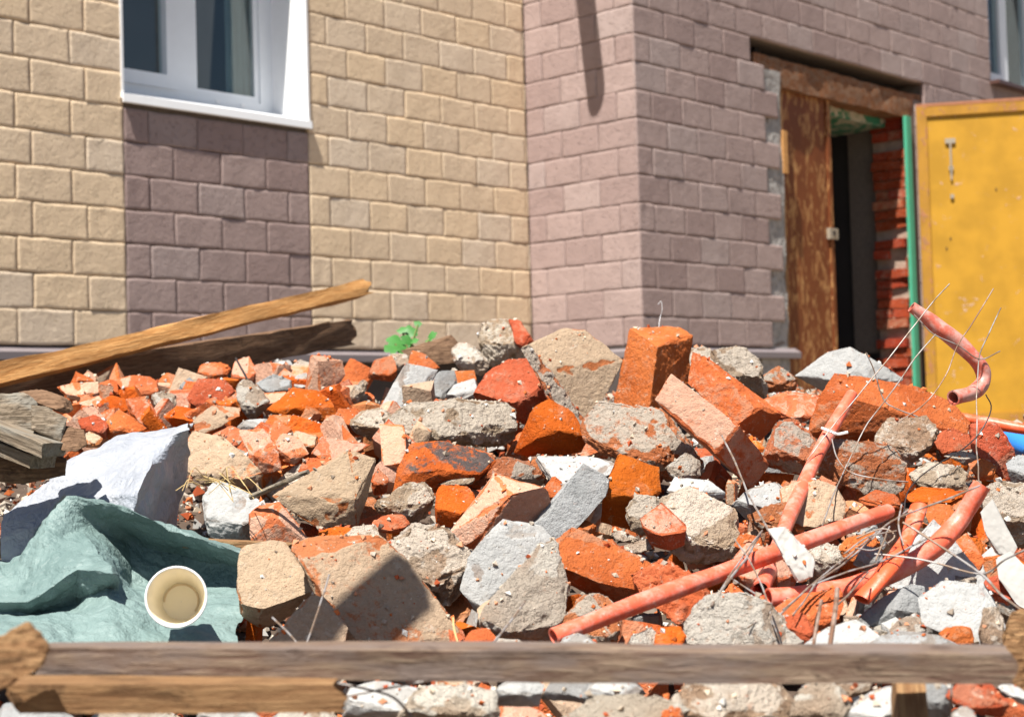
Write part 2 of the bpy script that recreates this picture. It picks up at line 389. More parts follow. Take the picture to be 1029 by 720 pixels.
def tile(face, parent, u0, u1, k, kind, mat):
    w = {'full': TW, 'half': TW/2, 'three': 1.25, 'rfull': 1.81, 'rhalf': .905}[kind]
    p = fp(face, (u0+u1)/2, k+.5, rnd.uniform(-.008, .006)); me = tile_get(kind, mat, rnd.randrange(NV[kind]))
    rz = FACE[face][3]; sx = (u1-u0)/w
    if not inview(p):
        extra.setdefault((parent, mat), []).append((me, p, rz, sx)); return
    o = bpy.data.objects.new('tile', me); link(o, p, parent)
    o.rotation_euler = (rnd.gauss(0, .003), rnd.gauss(0, .005), rz+rnd.gauss(0, .0025)); o.scale = (sx, 1, 1)
def row(face, parent, a, b, k, first, wd, kf, kh, mat):  # fill a row from a to b, the first tile 'first' wide
    u = a; w = first
    while u < b-.02:
        e = min(u+w, b); L = e-u
        tile(face, parent, u, e, k, kf if L > wd*.72 else kh, mat); u = e; w = wd
for k in range(0, 24):
    # sand panel right of the window, brown strip under it, sand panel left of it
    row('left', wl_, WU1, 0, k, TW if k % 2 else TW/2, TW, 'full', 'half', M_YT)
    if k < 7 or k >= 17: row('left', wl_, WU0, WU1, k, TW if k % 2 else TW/2, TW, 'full', 'half', M_BT)
    st = WU0-TW*7 if k % 2 == 0 else WU0-1.25-TW*7
    u = WU0; w = TW if k % 2 == 0 else 1.25
    while u > -30:
        tile('left', wl_, u-w, u, k, 'full' if w > 1.5 else 'three', M_YT); u -= w; w = TW
    row('side', ws_, 0, 5.2356, k, TW if k % 2 else TW/2, TW, 'full', 'half', M_BT)
    f0 = 1.81 if k % 2 else .905
    end = 44. 
    if k >= 12:
        if k < 13: row('right', wr_, 0, 44, k, f0, 1.81, 'rfull', 'rhalf', M_BT)
        else:
            row('right', wr_, 0, W2U0, k, f0, 1.81, 'rfull', 'rhalf', M_BT); 
    else:
        e = 7.24 if k == 11 else (9.05 if k % 2 else 8.145)
        row('right', wr_, 0, e, k, f0, 1.81, 'rfull', 'rhalf', M_BT)
        row('right', wr_, 20.9 if k == 11 else 20.2, 44, k, 1.0, 1.81, 'rfull', 'rhalf', M_BT)
for (par, mat), lst in extra.items():       # tiles outside the picture, joined
    V = []; T = []
    for me, p, rz, sx in lst:
        b = len(V); Rm = Matrix.Rotation(rz, 3, 'Z')
        for v in me.vertices: V.append(np.array(Rm @ Vector((v.co.x*sx, v.co.y, v.co.z)))+p)
        T += [tuple(b+i for i in f.vertices) for f in me.polygons]
    tag(obj('tile_field', V, T, mat, par, smooth=50), kind='stuff')
# window 1
fd = -1.7626
win = part('window', 'left', WU0+.02, WU1-.02, WZ0+.55, WZ0+.88, fd-.35, fd, M_PVC)        # bottom rail carries the rest
def wpart(name, u0, u1, z0, z1, o0, o1, mat, par=None, face='left'): return part(name, face, u0, u1, z0, z1, o0, o1, mat, par or win)
wz = WZ0+.88
wpart('frame', WU1-.52, WU1-.02, wz, WZ1, fd-.35, fd, M_PVC); wpart('frame', WU0+.02, WU0+.5, wz, WZ1, fd-.35, fd, M_PVC)
wpart('mullion', -14.42, -13.62, wz, WZ1, fd-.35, fd+.02, M_PVC)
wpart('sash', WU0+.5, -14.42, wz, wz+.42, fd-.3, fd+.12, M_PVC); wpart('sash', -14.82, -14.42, wz+.42, WZ1, fd-.3, fd+.12, M_PVC)
wpart('sash', WU0+.5, WU0+.9, wz+.42, WZ1, fd-.3, fd+.12, M_PVC)
wpart('glazing_bead', -13.62, WU1-.52, wz, wz+.2, fd-.28, fd-.08, M_PVC); wpart('glazing_bead', WU1-.70, WU1-.52, wz+.2, WZ1, fd-.28, fd-.08, M_PVC)
wpart('pane', WU0+.9, -14.82, wz+.42, WZ1, fd-.2, fd-.16, M_GLASS); wpart('pane', -13.62, WU1-.70, wz+.2, WZ1, fd-.2, fd-.16, M_GLASS)
wpart('reveal', WU1-.02, WU1+.06, WZ0, WZ1, fd, .04, M_WHITE); wpart('reveal', WU0-.06, WU0+.02, WZ0, WZ1, fd, .04, M_WHITE)
for u in (-12.9, -11.9): wpart('screw_cap', u, u+.16, WZ0+.66, WZ0+.78, fd, fd+.03, M_WHITE)
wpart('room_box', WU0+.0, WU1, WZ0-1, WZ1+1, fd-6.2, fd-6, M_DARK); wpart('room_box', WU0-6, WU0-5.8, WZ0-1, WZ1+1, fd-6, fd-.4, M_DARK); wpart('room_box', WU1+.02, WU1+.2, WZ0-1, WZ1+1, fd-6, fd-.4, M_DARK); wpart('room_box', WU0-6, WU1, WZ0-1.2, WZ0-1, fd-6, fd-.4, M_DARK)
cv = []; ct = []                            # curtain with folds behind the right pane
for i in range(40):
    u = -12.1+i*.045
    for z in (wz-.6, WZ1): cv.append(fp('left', u, z, fd-.5+.1*sin(i*1.1)))
for i in range(39): ct.append((2*i, 2*i+2, 2*i+3, 2*i+1))
obj('curtain', cv, ct, M_CURT, win, smooth=70)
sv = []
for u in (WU0-.08, WU1+.06): sv += [fp('left', u, WZ0+.60, fd), fp('left', u, WZ0+.08, .14), fp('left', u, WZ0-.16, .16), fp('left', u, WZ0-.19, .11), fp('left', u, WZ0-.05, .09), fp('left', u, WZ0+.4, fd)]
fix_normals(obj('sill', sv, [(i, (i+1) % 6, 6+(i+1) % 6, 6+i) for i in range(6)]+[(5, 4, 3, 2, 1, 0), (6, 7, 8, 9, 10, 11)], M_WHITE, win))
# window 2, upper right
fd2 = -1.1
win2 = part('window', 'right', W2U0, W2U1, W2Z0+.2, W2Z0+.6, fd2-.35, fd2, M_PVC)
def w2(name, u0, u1, z0, z1, o0, o1, mat): return part(name, 'right', u0, u1, z0, z1, o0, o1, mat, win2)
w2('frame', W2U0, W2U0+.5, W2Z0+.6, W2Z1, fd2-.35, fd2, M_PVC); w2('frame', 31.0, 31.8, W2Z0+.6, W2Z1, fd2-.35, fd2, M_PVC); w2('frame', W2U1-.5, W2U1, W2Z0+.6, W2Z1, fd2-.35, fd2, M_PVC)
w2('sash', 28.8, 29.3, W2Z0+1.0, W2Z1, fd2-.3, fd2+.1, M_PVC); w2('sash', W2U0+.5, 31.0, W2Z0+.6, W2Z0+1.0, fd2-.3, fd2+.1, M_PVC)
w2('pane', W2U0+.5, 28.8, W2Z0+1.0, W2Z1, fd2-.2, fd2-.16, M_GLASS); w2('pane', 29.3, 31.0, W2Z0+1.0, W2Z1, fd2-.2, fd2-.16, M_GLASS); w2('pane', 31.8, W2U1-.5, W2Z0+.6, W2Z1, fd2-.2, fd2-.16, M_GLASS)
w2('reveal', W2U1-.02, W2U1+.06, W2Z0, W2Z1, fd2, 0, M_WHITE)
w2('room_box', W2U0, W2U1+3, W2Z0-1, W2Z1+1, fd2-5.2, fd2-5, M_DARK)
w2('sill', W2U0-.1, W2U1, W2Z0-.05, W2Z0+.12, fd2, .5, M_BROWNSILL)
# doorway
rw = part('jamb_plaster', 'right', 7.5, DU0+.02, DZ0, 10.9, -.6, -.10, M_ROUGHW)
def jag(o, amp, sc, seed, cuts=5):
    bm = bmesh.new(); bm.from_mesh(o.data); bmesh.ops.recalc_face_normals(bm, faces=bm.faces)
    for _ in range(cuts):
        L = max(e.calc_length() for e in bm.edges); bmesh.ops.subdivide_edges(bm, edges=[e for e in bm.edges if e.calc_length() > L*.55], cuts=1, use_grid_fill=True)
        bmesh.ops.triangulate(bm, faces=[f for f in bm.faces if len(f.verts) > 4])
    P = np.array([v.co for v in bm.verts]); n = (fbm(P*sc+seed, seed)-.5)*2*amp; n2 = (fbm(P*sc+seed+50, seed)-.5)*2*amp; n3 = (fbm(P*sc+seed+90, seed)-.5)*2*amp
    for i, v in enumerate(bm.verts): v.co += Vector((n[i], n2[i], n3[i]))
    bm.to_mesh(o.data); bm.free(); o.data.shade_smooth(); o.data.set_sharp_from_angle(angle=radians(35)); o.data.update(); return o
jag(rw, .02, 7, 3)
M_LINTEL = wood_mat('lintel_rotten', (.30, .13, .055), (.13, .05, .022), (.22, .13, .08), .7)
lint = part('lintel', 'right', 7.6, 21.0, 10.35, 11.45, -1.3, -.14, M_LINTEL); jag(lint, .014, 9, 8, 6)
part('lintel_gap', 'right', 7.4, 21.0, 11.3, 12.02, -2.6, -1.25, M_DARK)
part('soffit', 'right', 12.9, 19.6, 10.0, 10.4, -4.2, -1.15, M_SOFFIT)
dl = part('door_leaf', 'right', DU0+.15, 13.45, DZ0, 10.45, -.75, -.45, M_RUSTDOOR)
part('door_edge', 'right', 13.2, 13.45, DZ0, 10.45, -.44, -.36, M_RUSTDOOR, dl)
part('lock', 'right', 13.02, 13.65, 4.55, 5.0, -.44, -.28, M_IRON, dl); part('keyhole', 'right', 13.25, 13.4, 4.7, 4.88, -.28, -.24, M_BLACKW, dl)
part('door_frame', 'right', DU0-.02, DU0+.15, DZ0, 10.45, -.8, -.12, M_TAN)
part('frame_splinter', 'right', DU0+.0, DU0+.3, 6.9, 8.6, -.12, -.02, M_PINE)
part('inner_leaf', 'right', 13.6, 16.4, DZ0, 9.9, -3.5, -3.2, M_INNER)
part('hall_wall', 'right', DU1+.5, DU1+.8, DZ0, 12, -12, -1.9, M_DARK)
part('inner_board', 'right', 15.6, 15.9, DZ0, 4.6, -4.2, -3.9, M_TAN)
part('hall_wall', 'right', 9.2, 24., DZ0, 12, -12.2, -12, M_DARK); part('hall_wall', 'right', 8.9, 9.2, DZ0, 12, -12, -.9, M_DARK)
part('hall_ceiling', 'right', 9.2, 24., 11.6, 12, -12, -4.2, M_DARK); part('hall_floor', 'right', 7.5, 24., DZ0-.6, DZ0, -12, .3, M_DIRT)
# brick reveal on the right of the doorway
rev = part('brick_reveal', 'right', DU1+.12, DU1+.6, DZ0, 11.2, -1.9, -.15, M_REVEAL)
bme = {}
for r_ in range(33):
    z0 = DZ0+.05+r_*.44; o0 = -1.88
    L = .75 if r_ % 2 else 1.56
    while o0 < -.25:
        e = min(o0+L, -.2); key = rnd.randrange(6)
        if rnd.random() < (.62 if z0 < 5.5 else .9):
            b = part('brick', 'right', DU1-.02-rnd.random()*.16, DU1+.13, z0, z0+.385, o0+.03, e-.03, M_BRICKR, rev)
            jag(b, .007, 22, r_, 2); b.color = (rnd.uniform(.2, .95), 1, 1, 1); b.location.x += rnd.gauss(0, .006); b.rotation_euler = (rnd.gauss(0, .02), rnd.gauss(0, .02), rnd.gauss(0, .03))
        o0 = e; L = 1.56
gr = part('green_jamb', 'right', DU1-.28, DU1+.1, DZ0, 10.35, -.14, .02, M_GREEN)
# opened yellow leaf, hinged at the green jamb
hz = 10.75
H0 = fp('right', DU1+.42, hz, .12)
d = ray(1029, 101.5); t = (H0[2]-CZ)/d[2]; Q = CAM+d*t
a = (Q-H0); a[2] = 0; a /= np.linalg.norm(a); nrm = np.array([a[1], -a[0], 0]);
if nrm[1] > 0: nrm = -nrm
LW = 1.02; zb = CZ+HB+DZ0*C+.01
def leafbox(name, s0, s1, z0, z1, q0, q1, mat, par): return fix_normals(obj(name, [H0*np.array([1, 1, 0])+a*s+nrm*q+np.array([0, 0, z]) for s in (s0, s1) for z in (z0, z1) for q in (q0, q1)], BOXF, mat, par))
zt = H0[2]
leaf = leafbox('door_panel', .07, LW-.07, zb+.08, zt-.07, -.015, .012, M_YELLOW, bld)
tag(leaf)
leafbox('stile', 0, .07, zb, zt, -.022, .03, M_YFRAME, leaf); leafbox('stile', LW-.07, LW, zb, zt, -.022, .03, M_YFRAME, leaf)
leafbox('rail', .07, LW-.07, zt-.07, zt, -.022, .028, M_YFRAME, leaf); leafbox('rail', .07, LW-.07, zb, zb+.08, -.022, .028, M_YFRAME, leaf)
M_TOPE = plain('door_top_edge', (.36, .16, .09), .8, .1, .3)
leafbox('top_edge', 0, LW, zt, zt+.02, -.022, .03, M_TOPE, leaf)
hs = .225
for s0, s1, z0, z1 in ((hs-.035, hs+.035, -.27, -.235), (hs-.006, hs+.006, -.53, -.27), (hs-.015, hs+.015, -.46, -.43), (hs-.012, hs+.012, -.66, -.63)):
    leafbox('handle', s0, s1, zt+z0, zt+z1, .012, .028, M_IRON, leaf)
for s0, zz in ((.20, .95), (.52, .62), (.17, 1.02)): leafbox('nail_hole', s0, s0+.009, zt-zz, zt-zz+.018, .012, .0165, M_BLACKW, leaf)
# unseen pipe added above the view to cast the shadow streak on the flank
def tube(name, pts, r, mat, parent=None, sides=10, hollow=False, smoothn=6, origin=None, wob=0, flat=None):
    P = np.array(pts, float)
    if len(P) > 2 and smoothn > 1:
        Q = np.vstack([2*P[0]-P[1], P, 2*P[-1]-P[-2]]); out = []
        for i in range(1, len(Q)-2):
            for s in range(smoothn):
                t = s/smoothn; p0, p1, p2, p3 = Q[i-1], Q[i], Q[i+1], Q[i+2]
                out.append(.5*(2*p1+(p2-p0)*t+(2*p0-5*p1+4*p2-p3)*t*t+(3*p1-p0-3*p2+p3)*t**3))
        out.append(P[-1]); P = np.array(out)
    elif smoothn > 1:
        P = np.array([P[0]+(P[1]-P[0])*i/12 for i in range(13)])
    if wob: P = P+(np.stack([fbm(P*14+k*9, 3) for k in range(3)], 1)-.5)*wob
    n = len(P); tg = np.gradient(P, axis=0); tg /= np.linalg.norm(tg, axis=1)[:, None]
    up = np.array([0, 0, 1.]) if abs(tg[0][2]) < .9 else np.array([1., 0, 0]); V = []
    A = np.cross(tg[0], up); A /= np.linalg.norm(A)
    R = np.full(n, r) if np.isscalar(r) else np.interp(np.linspace(0, 1, n), np.linspace(0, 1, len(r)), r)
    rings = []
    for i in range(n):
        A = A-tg[i]*(A @ tg[i]); A /= np.linalg.norm(A); B = np.cross(tg[i], A)
        ring = []
        for k in range(sides):
            an = 2*pi*k/sides; q = R[i]*(1+(0 if not wob else .045*sin(2*an+i*.5)))
            ring.append(P[i]+A*cos(an)*q+B*sin(an)*q*(flat or 1))
        rings.append(ring)
    for rg in rings: V += rg
    T = [(i*sides+k, i*sides+(k+1) % sides, (i+1)*sides+(k+1) % sides, (i+1)*sides+k) for i in range(n-1) for k in range(sides)]
    if not hollow: T += [tuple(range(sides))[::-1], tuple((n-1)*sides+k for k in range(sides))]
    else:
        b = len(V); inner = []
        for i in range(n):
            for k in range(sides): inner.append(P[i]+(np.array(rings[i][k])-P[i])*.78)
        V += inner
        T += [(b+i*sides+(k+1) % sides, b+i*sides+k, b+(i+1)*sides+k, b+(i+1)*sides+(k+1) % sides) for i in range(n-1) for k in range(sides)]
        e = (n-1)*sides
        for k in range(sides):
            k2 = (k+1) % sides; T += [(k2, k, b+k, b+k2), (e+k, e+k2, b+e+k2, b+e+k)]
    return fix_normals(obj(name, V, T, mat, parent, smooth=50, origin=origin))
def shadow_src(e, z, t):                    # point t courses off the flank towards the sun that shades (e, z)
    return fp('side', e+SUNB*t, z+SUNC*t, t)
tube('shadow_pipe', [shadow_src(3.44, 9.1, 3.6), shadow_src(3.08, 12.6, 3.6), shadow_src(2.3, 20., 3.6)],   .064, M_LEDGE, bld, 14, smoothn=1)

# ---------------------------------------------------------------- rubble pieces
M_WHITE2 = plain('ceramic_white', (.50, .485, .45), .45, .3, .12, 30, .002)
RC = [0]; LABS = []
def hull_mesh(P, target, chip, amp, sc, seed, maxit=8, spall=7):
    bm = bmesh.new()
    for p in P: bm.verts.new(p)
    g = bmesh.ops.convex_hull(bm, input=bm.verts)
    bmesh.ops.delete(bm, geom=[v for v in bm.verts if not v.link_faces], context='VERTS')
    bmesh.ops.recalc_face_normals(bm, faces=bm.faces)
    cen = np.mean([v.co for v in bm.verts], axis=0)
    pl = []
    for f in bm.faces:
        n = np.array(f.normal); c = np.array(f.calc_center_median())
        if f.calc_area() < 1e-7: continue
        if any(n @ q[0] > .975 for q in pl): continue
        pl.append((n, n @ c))
    bmesh.ops.triangulate(bm, faces=bm.faces)
    for _ in range(maxit):
        es = [e for e in bm.edges if e.calc_length() > target]
        if not es: break
        bmesh.ops.subdivide_edges(bm, edges=es, cuts=1)
        bmesh.ops.triangulate(bm, faces=[f for f in bm.faces if len(f.verts) > 3])
    bm.verts.ensure_lookup_table()
    V = np.array([v.co for v in bm.verts]); T = [[v.index for v in f.verts] for f in bm.faces]; bm.free()
    Nn = np.array([p[0] for p in pl]); dd = np.array([p[1] for p in pl])
    D = dd[None]-V @ Nn.T
    idx = np.argsort(D, axis=1); i1 = idx[:, 0]; i2 = idx[:, 1]
    d2 = np.maximum(0, np.take_along_axis(D, idx[:, 1:2], 1)[:, 0]); n1 = Nn[i1]; n2 = Nn[i2]
    rc = random.Random(seed*5+1); ext = V.max(0)-V.min(0); cut = np.zeros(len(V)); big = float(np.sort(ext)[1])
    for _ in range(spall):
        n = np.array([rc.gauss(0, 1), rc.gauss(0, 1), rc.gauss(0, 1)]); n /= np.linalg.norm(n)
        q = V @ n; dcut = q.max()-big*rc.uniform(.03, .11); ex = np.maximum(0, q-dcut-(fbm(V*55+seed, seed+11, 2)-.5)*big*.03)
        V = V-n*ex[:, None]; cut = np.maximum(cut, np.clip(ex*400, 0, 1))
    s = seed*1.37
    w = chip*np.clip((fbm(V*38+s, seed)-.33)*2.6, 0, 1.4)
    disp = np.maximum(0, w-d2)*.62
    dirn = n1+n2; dirn /= np.maximum(1e-6, np.linalg.norm(dirn, axis=1))[:, None]
    brk = np.maximum(np.clip(disp/(chip*.25+1e-6), 0, 1), cut)
    nz = fbm(V*sc+s, seed+3, 5)-.5+(vnoise(V*230+s, seed+8)-.5)*.28
    lump = np.clip(fbm(V*sc*2.3+s+9, seed+5, 3)-.55, 0, 1)
    V = V-dirn*disp[:, None]+n1*(nz*2*amp-lump*amp*1.6)[:, None]
    rf = random.Random(seed); fv = np.array([rf.random() for _ in pl])
    return V, T, brk, fv[i1]
KIND = {  # chip width, noise amplitude, noise frequency
 'o': (.0065, .0022, 30), 'y': (.006, .0018, 26), 'r': (.008, .0036, 36), 'p': (.006, .0018, 26), 'c': (.0065, .0022, 28), 'm': (.013, .0085, 34),
 'n': (.010, .0060, 34), 'w': (.006, .0016, 20), 'g': (.007, .0020, 22), 'k': (.006, .0020, 26), 'd': (.011, .0055, 30)}
def piece(kind, name, cat, label, pts, thick=None, Z=None, tilt=.55, bulge=.22, dust=None, mat=None, kp=None, group='broken pieces of the rubble heap', near=0., target=None, spall=None):
    RC[0] += 1; seed = RC[0]; r = random.Random(seed*17+3)
    A = [(p[0], p[1]) for p in pts]; x0, x1 = min(p[0] for p in A), max(p[0] for p in A); y0, y1 = min(p[1] for p in A), max(p[1] for p in A)
    w, h = x1-x0, y1-y0; cx, cy = (x0+x1)/2, (y0+y1)/2; sz = min(w, h)
    pts = [(cx+(p[0]-cx)*1.09, cy+(p[1]-cy)*1.09)+tuple(p[2:]) for p in pts]; LABS.append((cx, cy, w, h, label))
    if Z is None:
        q = min(y1, 735)-.25*h
        while Z is None and q < 760: Z = hit(cx, q); q += 6
        Z = (Z or 1.5)-near
    s = Z/F
    P = []
    expl = any(len(p) > 2 for p in pts)
    if expl: P = [(p[0], p[1], p[2] if len(p) > 2 else 0) for p in pts]
    else:                                   # a top, a left and a right face that meet in one near corner
        A = [(p[0], p[1]) for p in pts]; x0, x1 = min(p[0] for p in A), max(p[0] for p in A); h = max(p[1] for p in A)-min(p[1] for p in A); w = x1-x0
        def span(y):
            X = []
            for i in range(len(A)):
                (xa, ya), (xb, yb) = A[i], A[(i+1) % len(A)]
                if (ya-y)*(yb-y) <= 0 and ya != yb: X.append(xa+(xb-xa)*(y-ya)/(yb-ya))
            return (min(X), max(X)) if X else (x0, x1)
        slab = bulge <= .12
        yl, yr_ = cy+r.uniform(-.06, .20)*h+(.22*h if slab else 0), cy+r.uniform(-.06, .20)*h+(.22*h if slab else 0); cf = r.uniform(.35, .8)
        xl, xr = span(yl)[0], span(yr_)[1]; xc = x0+cf*w; yc = min(max(yl, yr_)+r.uniform(.04, .16)*h, cy+.46*h)
        a_, b_ = span(yc); xc = min(max(xc, a_+.1*(b_-a_)), b_-.1*(b_-a_))
        T_ = tilt*(1.7 if not slab else 1.3); wl2, wr2 = -r.uniform(.2, .4)*(xc-x0), -r.uniform(.35, .7)*(x1-xc)
        def ridge(x):
            return (np.interp(x, [xl, xc, xr], [yl, yc, yr_]), np.interp(x, [xl, xc, xr], [wl2, 0, wr2]))
        for x, y in A:
            ry, dr = ridge(x); P.append((x, y, dr-(ry-y)*T_ if y < ry else dr-(y-ry)*r.uniform(.3, .75)))
        np_ = len(P); P += [(xl, yl, wl2), (xc, yc, 0), (xr, yr_, wr2)]
        m_ = -T_*.5*h*.5
        P = [(x, y, d_-m_*.3) for x, y, d_ in P]
    th = thick if thick is not None else .65*sz
    for p in list(P)[:len(pts)]: P.append((cx+(p[0]-cx)*.86, cy+(p[1]-cy)*.86, p[2]-th*r.uniform(.85, 1.1)))
    Wp = [W(p[0], p[1], Z-p[2]*s) for p in P]
    ch, am, sc = kp or KIND[kind]
    if spall is None: spall = 1 if expl else (3 if kind in 'oyrpckwg' else 6)
    szm = sz*s; ch = min(ch, szm*.22); am = min(am, szm*.085)
    V, T, brk, fv = hull_mesh(Wp, target or max(.003, Z*1.9/F), ch, am, sc, seed, spall=spall)
    o = obj(name, V, T, mat or MT[kind], None, smooth=28, attrs={'brk': brk, 'fac': fv})
    o.color = (r.uniform(.35, .65) if dust is None else dust, 1, 1, 1)
    tag(o, label, cat, group); return o
def B(kind, label, pts, **k): return piece(kind, 'brick' if kind in 'oyrpck' else 'mortar_chunk', 'brick' if kind in 'oyrpck' else 'mortar chunk', label, pts, **k)
def G(kind, label, pts, **k): 
    nm = {'m': ('mortar_chunk', 'mortar chunk'), 'n': ('mortar_chunk', 'mortar chunk'), 'd': ('mortar_chunk', 'mortar chunk'), 'w': ('plaster_chunk', 'plaster chunk'), 'g': ('concrete_chunk', 'concrete chunk')}[kind]
    return piece(kind, nm[0], nm[1], label, pts, **k)
# -- crest
B('o', 'tall orange brick standing upright on the crest of the heap', [(634,333,-24),(682,331,-52),(693,340,-40),(660,350,10),(652,414,14),(620,403,-22),(687,397,-34)], thick=14, dust=.5)
G('n', 'mortar-crusted slab with orange patch below the upright crest brick', [(587,430),(597,404),(640,409),(668,414),(676,437),(702,460),(704,478),(655,474),(605,455),(588,442)], dust=.5)
B('p', 'long pink brick lying diagonally below the upright crest brick', [(678,380,-22),(663,404,-10),(741,428,15),(769,464,-27),(752,487,-24),(718,454,22),(668,412,-12)], thick=30, dust=.55, near=.06)
B('o', 'orange brick capped with grey mortar behind the long pink brick', [(699,356,-24),(713,362,-24),(748,394,-14),(783,415,-16),(772,430,-16),(756,446,-14),(738,427,12),(762,408,6),(695,386,-8)], thick=26, dust=.5)
G('m', 'gritty grey mortar crust on top of the brick right of the crest', [(713,353),(745,348),(762,362),(770,388),(768,402),(745,391),(722,371)], near=.05, thick=16)
G('m', 'pale mortar lump behind the upright crest brick', [(688,352),(712,349),(722,362),(716,378),(690,380)])
G('n', 'small pinkish mortar lump left of the white slab', [(765,378),(782,368),(801,380),(799,392),(770,394)])
G('w', 'big white slab standing on the crest in front of the doorway', [(803,377),(821,369),(831,356),(855,350),(880,364),(906,381),(872,388),(832,394)], thick=20, tilt=.3, dust=.85)
B('p', 'pink brick half buried left of the large orange brick', [(768,402),(790,394),(826,399),(830,416),(802,427),(778,417)])
B('o', 'largest orange brick forming a dark overhang at right of the crest', [(843,378,-20),(868,381,-20),(921,391,-22),(952,405,-22),(969,424,-14),(966,434,2),(941,431,4),(900,413,8),(862,403,8),(836,424,2),(817,434,0),(826,402,-8),(848,447,-50),(955,454,-50)], thick=16, dust=.45)
B('n', 'brick with gritty mortar face leaning behind the coral pipe', [(768,456),(779,429),(795,421),(815,436),(822,456),(812,478),(790,472),(765,466)], dust=.35)
G('m', 'rough grey mortar lump under the overhang of the large orange brick', [(878,446),(890,423),(930,418),(941,435),(930,455),(915,465),(893,469)])
B('n', 'reddish brick with mortar top lying behind the wire mesh', [(838,441,-26),(892,447,-26),(908,466,-4),(905,491,2),(884,500,4),(838,482,6),(814,471,4),(820,452,-6)], thick=30, dust=.42)
G('m', 'sandy mortar lump below the red brick at the right edge', [(916,477),(932,464),(960,466),(973,476),(968,492),(928,497)])
B('r', 'red brick standing on end at the right edge of the heap', [(974,428,-6),(1000,425,-8),(1015,445,0),(1021,473,0),(1010,484,4),(996,468,10),(978,452,4)], thick=26)
B('o', 'small orange brick lump under the red end brick', [(974,466),(988,460),(1001,468),(997,481),(982,483)])
B('r', 'dark brick fragment in the shade beside the red end brick', [(938,441),(955,430),(978,438),(976,457),(948,460)])
piece('d', 'plaster_strip', 'plaster strip', 'bent white strip of plaster beside the red end brick', [(950,454),(960,456),(974,462),(994,450),(998,456),(980,468),(968,467)], near=.08, thick=6)
G('m', 'wide grey mortar block at the right edge below the red brick', [(985,496),(1005,484),(1040,490),(1040,548),(1012,548),(995,530)])
G('g', 'grey chunk at the far right edge beside the blue pipe', [(1012,466),(1026,455),(1042,462),(1042,486),(1018,487)])
B('y', 'flat bright orange chip under the ring end of the curved pipe', [(912,497),(925,489),(955,491),(966,498),(955,507),(922,508)])
# -- centre crest
G('m', 'tall mortar lump at the highest point of the heap', [(482,345),(487,323),(511,321),(521,336),(531,354),(515,366),(489,367)], dust=.45)
B('r', 'red brick remnant stuck to the topmost mortar lump', [(512,322),(522,321),(537,345),(531,353),(519,346)], near=.04)
G('d', 'whitish lump with brown underside left of the topmost mortar lump', [(453,352),(462,345),(474,346),(491,365),(485,378),(462,369)])
B('r', 'big scarred red brick in the middle below the topmost mortar lump', [(477,400),(489,376),(510,364),(529,362),(539,380),(547,402),(532,426),(502,406)], dust=.3, bulge=.15)
B('c', 'large cream faced slab leaning left of the upright crest brick', [(528,352,-4),(566,334,-30),(588,335,-34),(606,352,-30),(622,363,-26),(612,386,-16),(597,396,-10),(582,434,6),(573,428,8),(540,375,10)], thick=16, dust=.85, near=.05)
G('n', 'gritty grey edge of the cream slab leaning on the crest', [(526,353,0),(535,350,-6),(562,385,-6),(592,428,-2),(585,441,4),(572,428,8),(548,392,8)], thick=10, near=.10, dust=.75)
B('y', 'bright orange chunk with cream end below the leaning slab', [(519,453,0),(533,412,-4),(552,403,-14),(575,415,-14),(588,441,-6),(582,453,-12),(560,451,-12),(536,457,-8),(540,440,14),(560,432,15),(584,437,4)], thick=20, dust=.3)
G('m', 'long porous grey mortar block across the middle of the heap', [(388,420),(415,406),(460,402),(505,405),(523,418),(520,436),(500,449),(456,446),(424,441),(394,439)], dust=.55, near=.04)
G('m', 'porous mortar lump at the left end of the long mortar block', [(352,424),(368,410),(388,411),(398,428),(392,444),(365,441)])
G('w', 'pinkish white flat slab left of the scarred red brick', [(381,412),(408,366),(438,373),(429,394),(415,407),(395,418)], tilt=.25, bulge=.04, thick=14, dust=.7)
G('g', 'small grey white slab beside the pinkish flat slab', [(429,398),(440,374),(456,373),(459,386),(447,401)], bulge=.1)
B('o', 'orange chip behind the small grey white slab', [(455,373),(476,372),(479,386),(462,391)])
G('w', 'white plaster lump left of the scarred red brick', [(448,399),(457,386),(479,380),(482,399),(464,405)])
B('o', 'orange lump beside the green plant', [(370,379),(377,362),(393,358),(401,372),(393,383)])
G('d', 'pale chip beside the green plant', [(388,368),(392,355),(411,357),(408,374)])
B('o', 'pointed orange flake below the brown wood offcut', [(411,367),(414,352),(428,356),(441,369),(430,371)], bulge=.1)
# -- left back field
B('p', 'pink fragment under the dark board, far left of the heap', [(58,389),(75,385),(97,384),(98,398),(84,405),(67,399)])
B('o', 'orange and grey fragment beside the far left pink one', [(97,398),(100,385),(112,381),(128,388),(124,399)])
B('p', 'pale pink block under the dark board', [(116,382),(135,377),(156,380),(158,392),(150,401),(127,395)])
B('p', 'flat pink fragment right of the weathered timber', [(66,418),(80,403),(100,398),(109,409),(100,419),(80,421)])
B('y', 'bright orange crumbled fragment above the white bag', [(98,404),(112,398),(128,402),(126,418),(108,422)])
B('p', 'pinkish grey slab standing above the white bag', [(127,402),(148,398),(157,418),(150,432),(133,421)], bulge=.1)
B('o', 'wide orange fragment right above the white bag', [(104,427),(120,412),(133,420),(148,431),(130,440),(110,441)])
B('r', 'dark orange fragment right of the weathered timber', [(79,422),(95,417),(108,426),(106,441),(86,438)])
B('c', 'beige chip at the left edge of the white bag', [(83,440),(90,433),(103,440),(98,449),(86,449)])
G('d', 'whitish porous lump above the right corner of the white bag', [(153,398),(163,392),(177,398),(176,414),(160,416)])
B('o', 'peaked orange fragment under the dark board', [(154,389),(168,374),(189,382),(186,394),(165,396)])
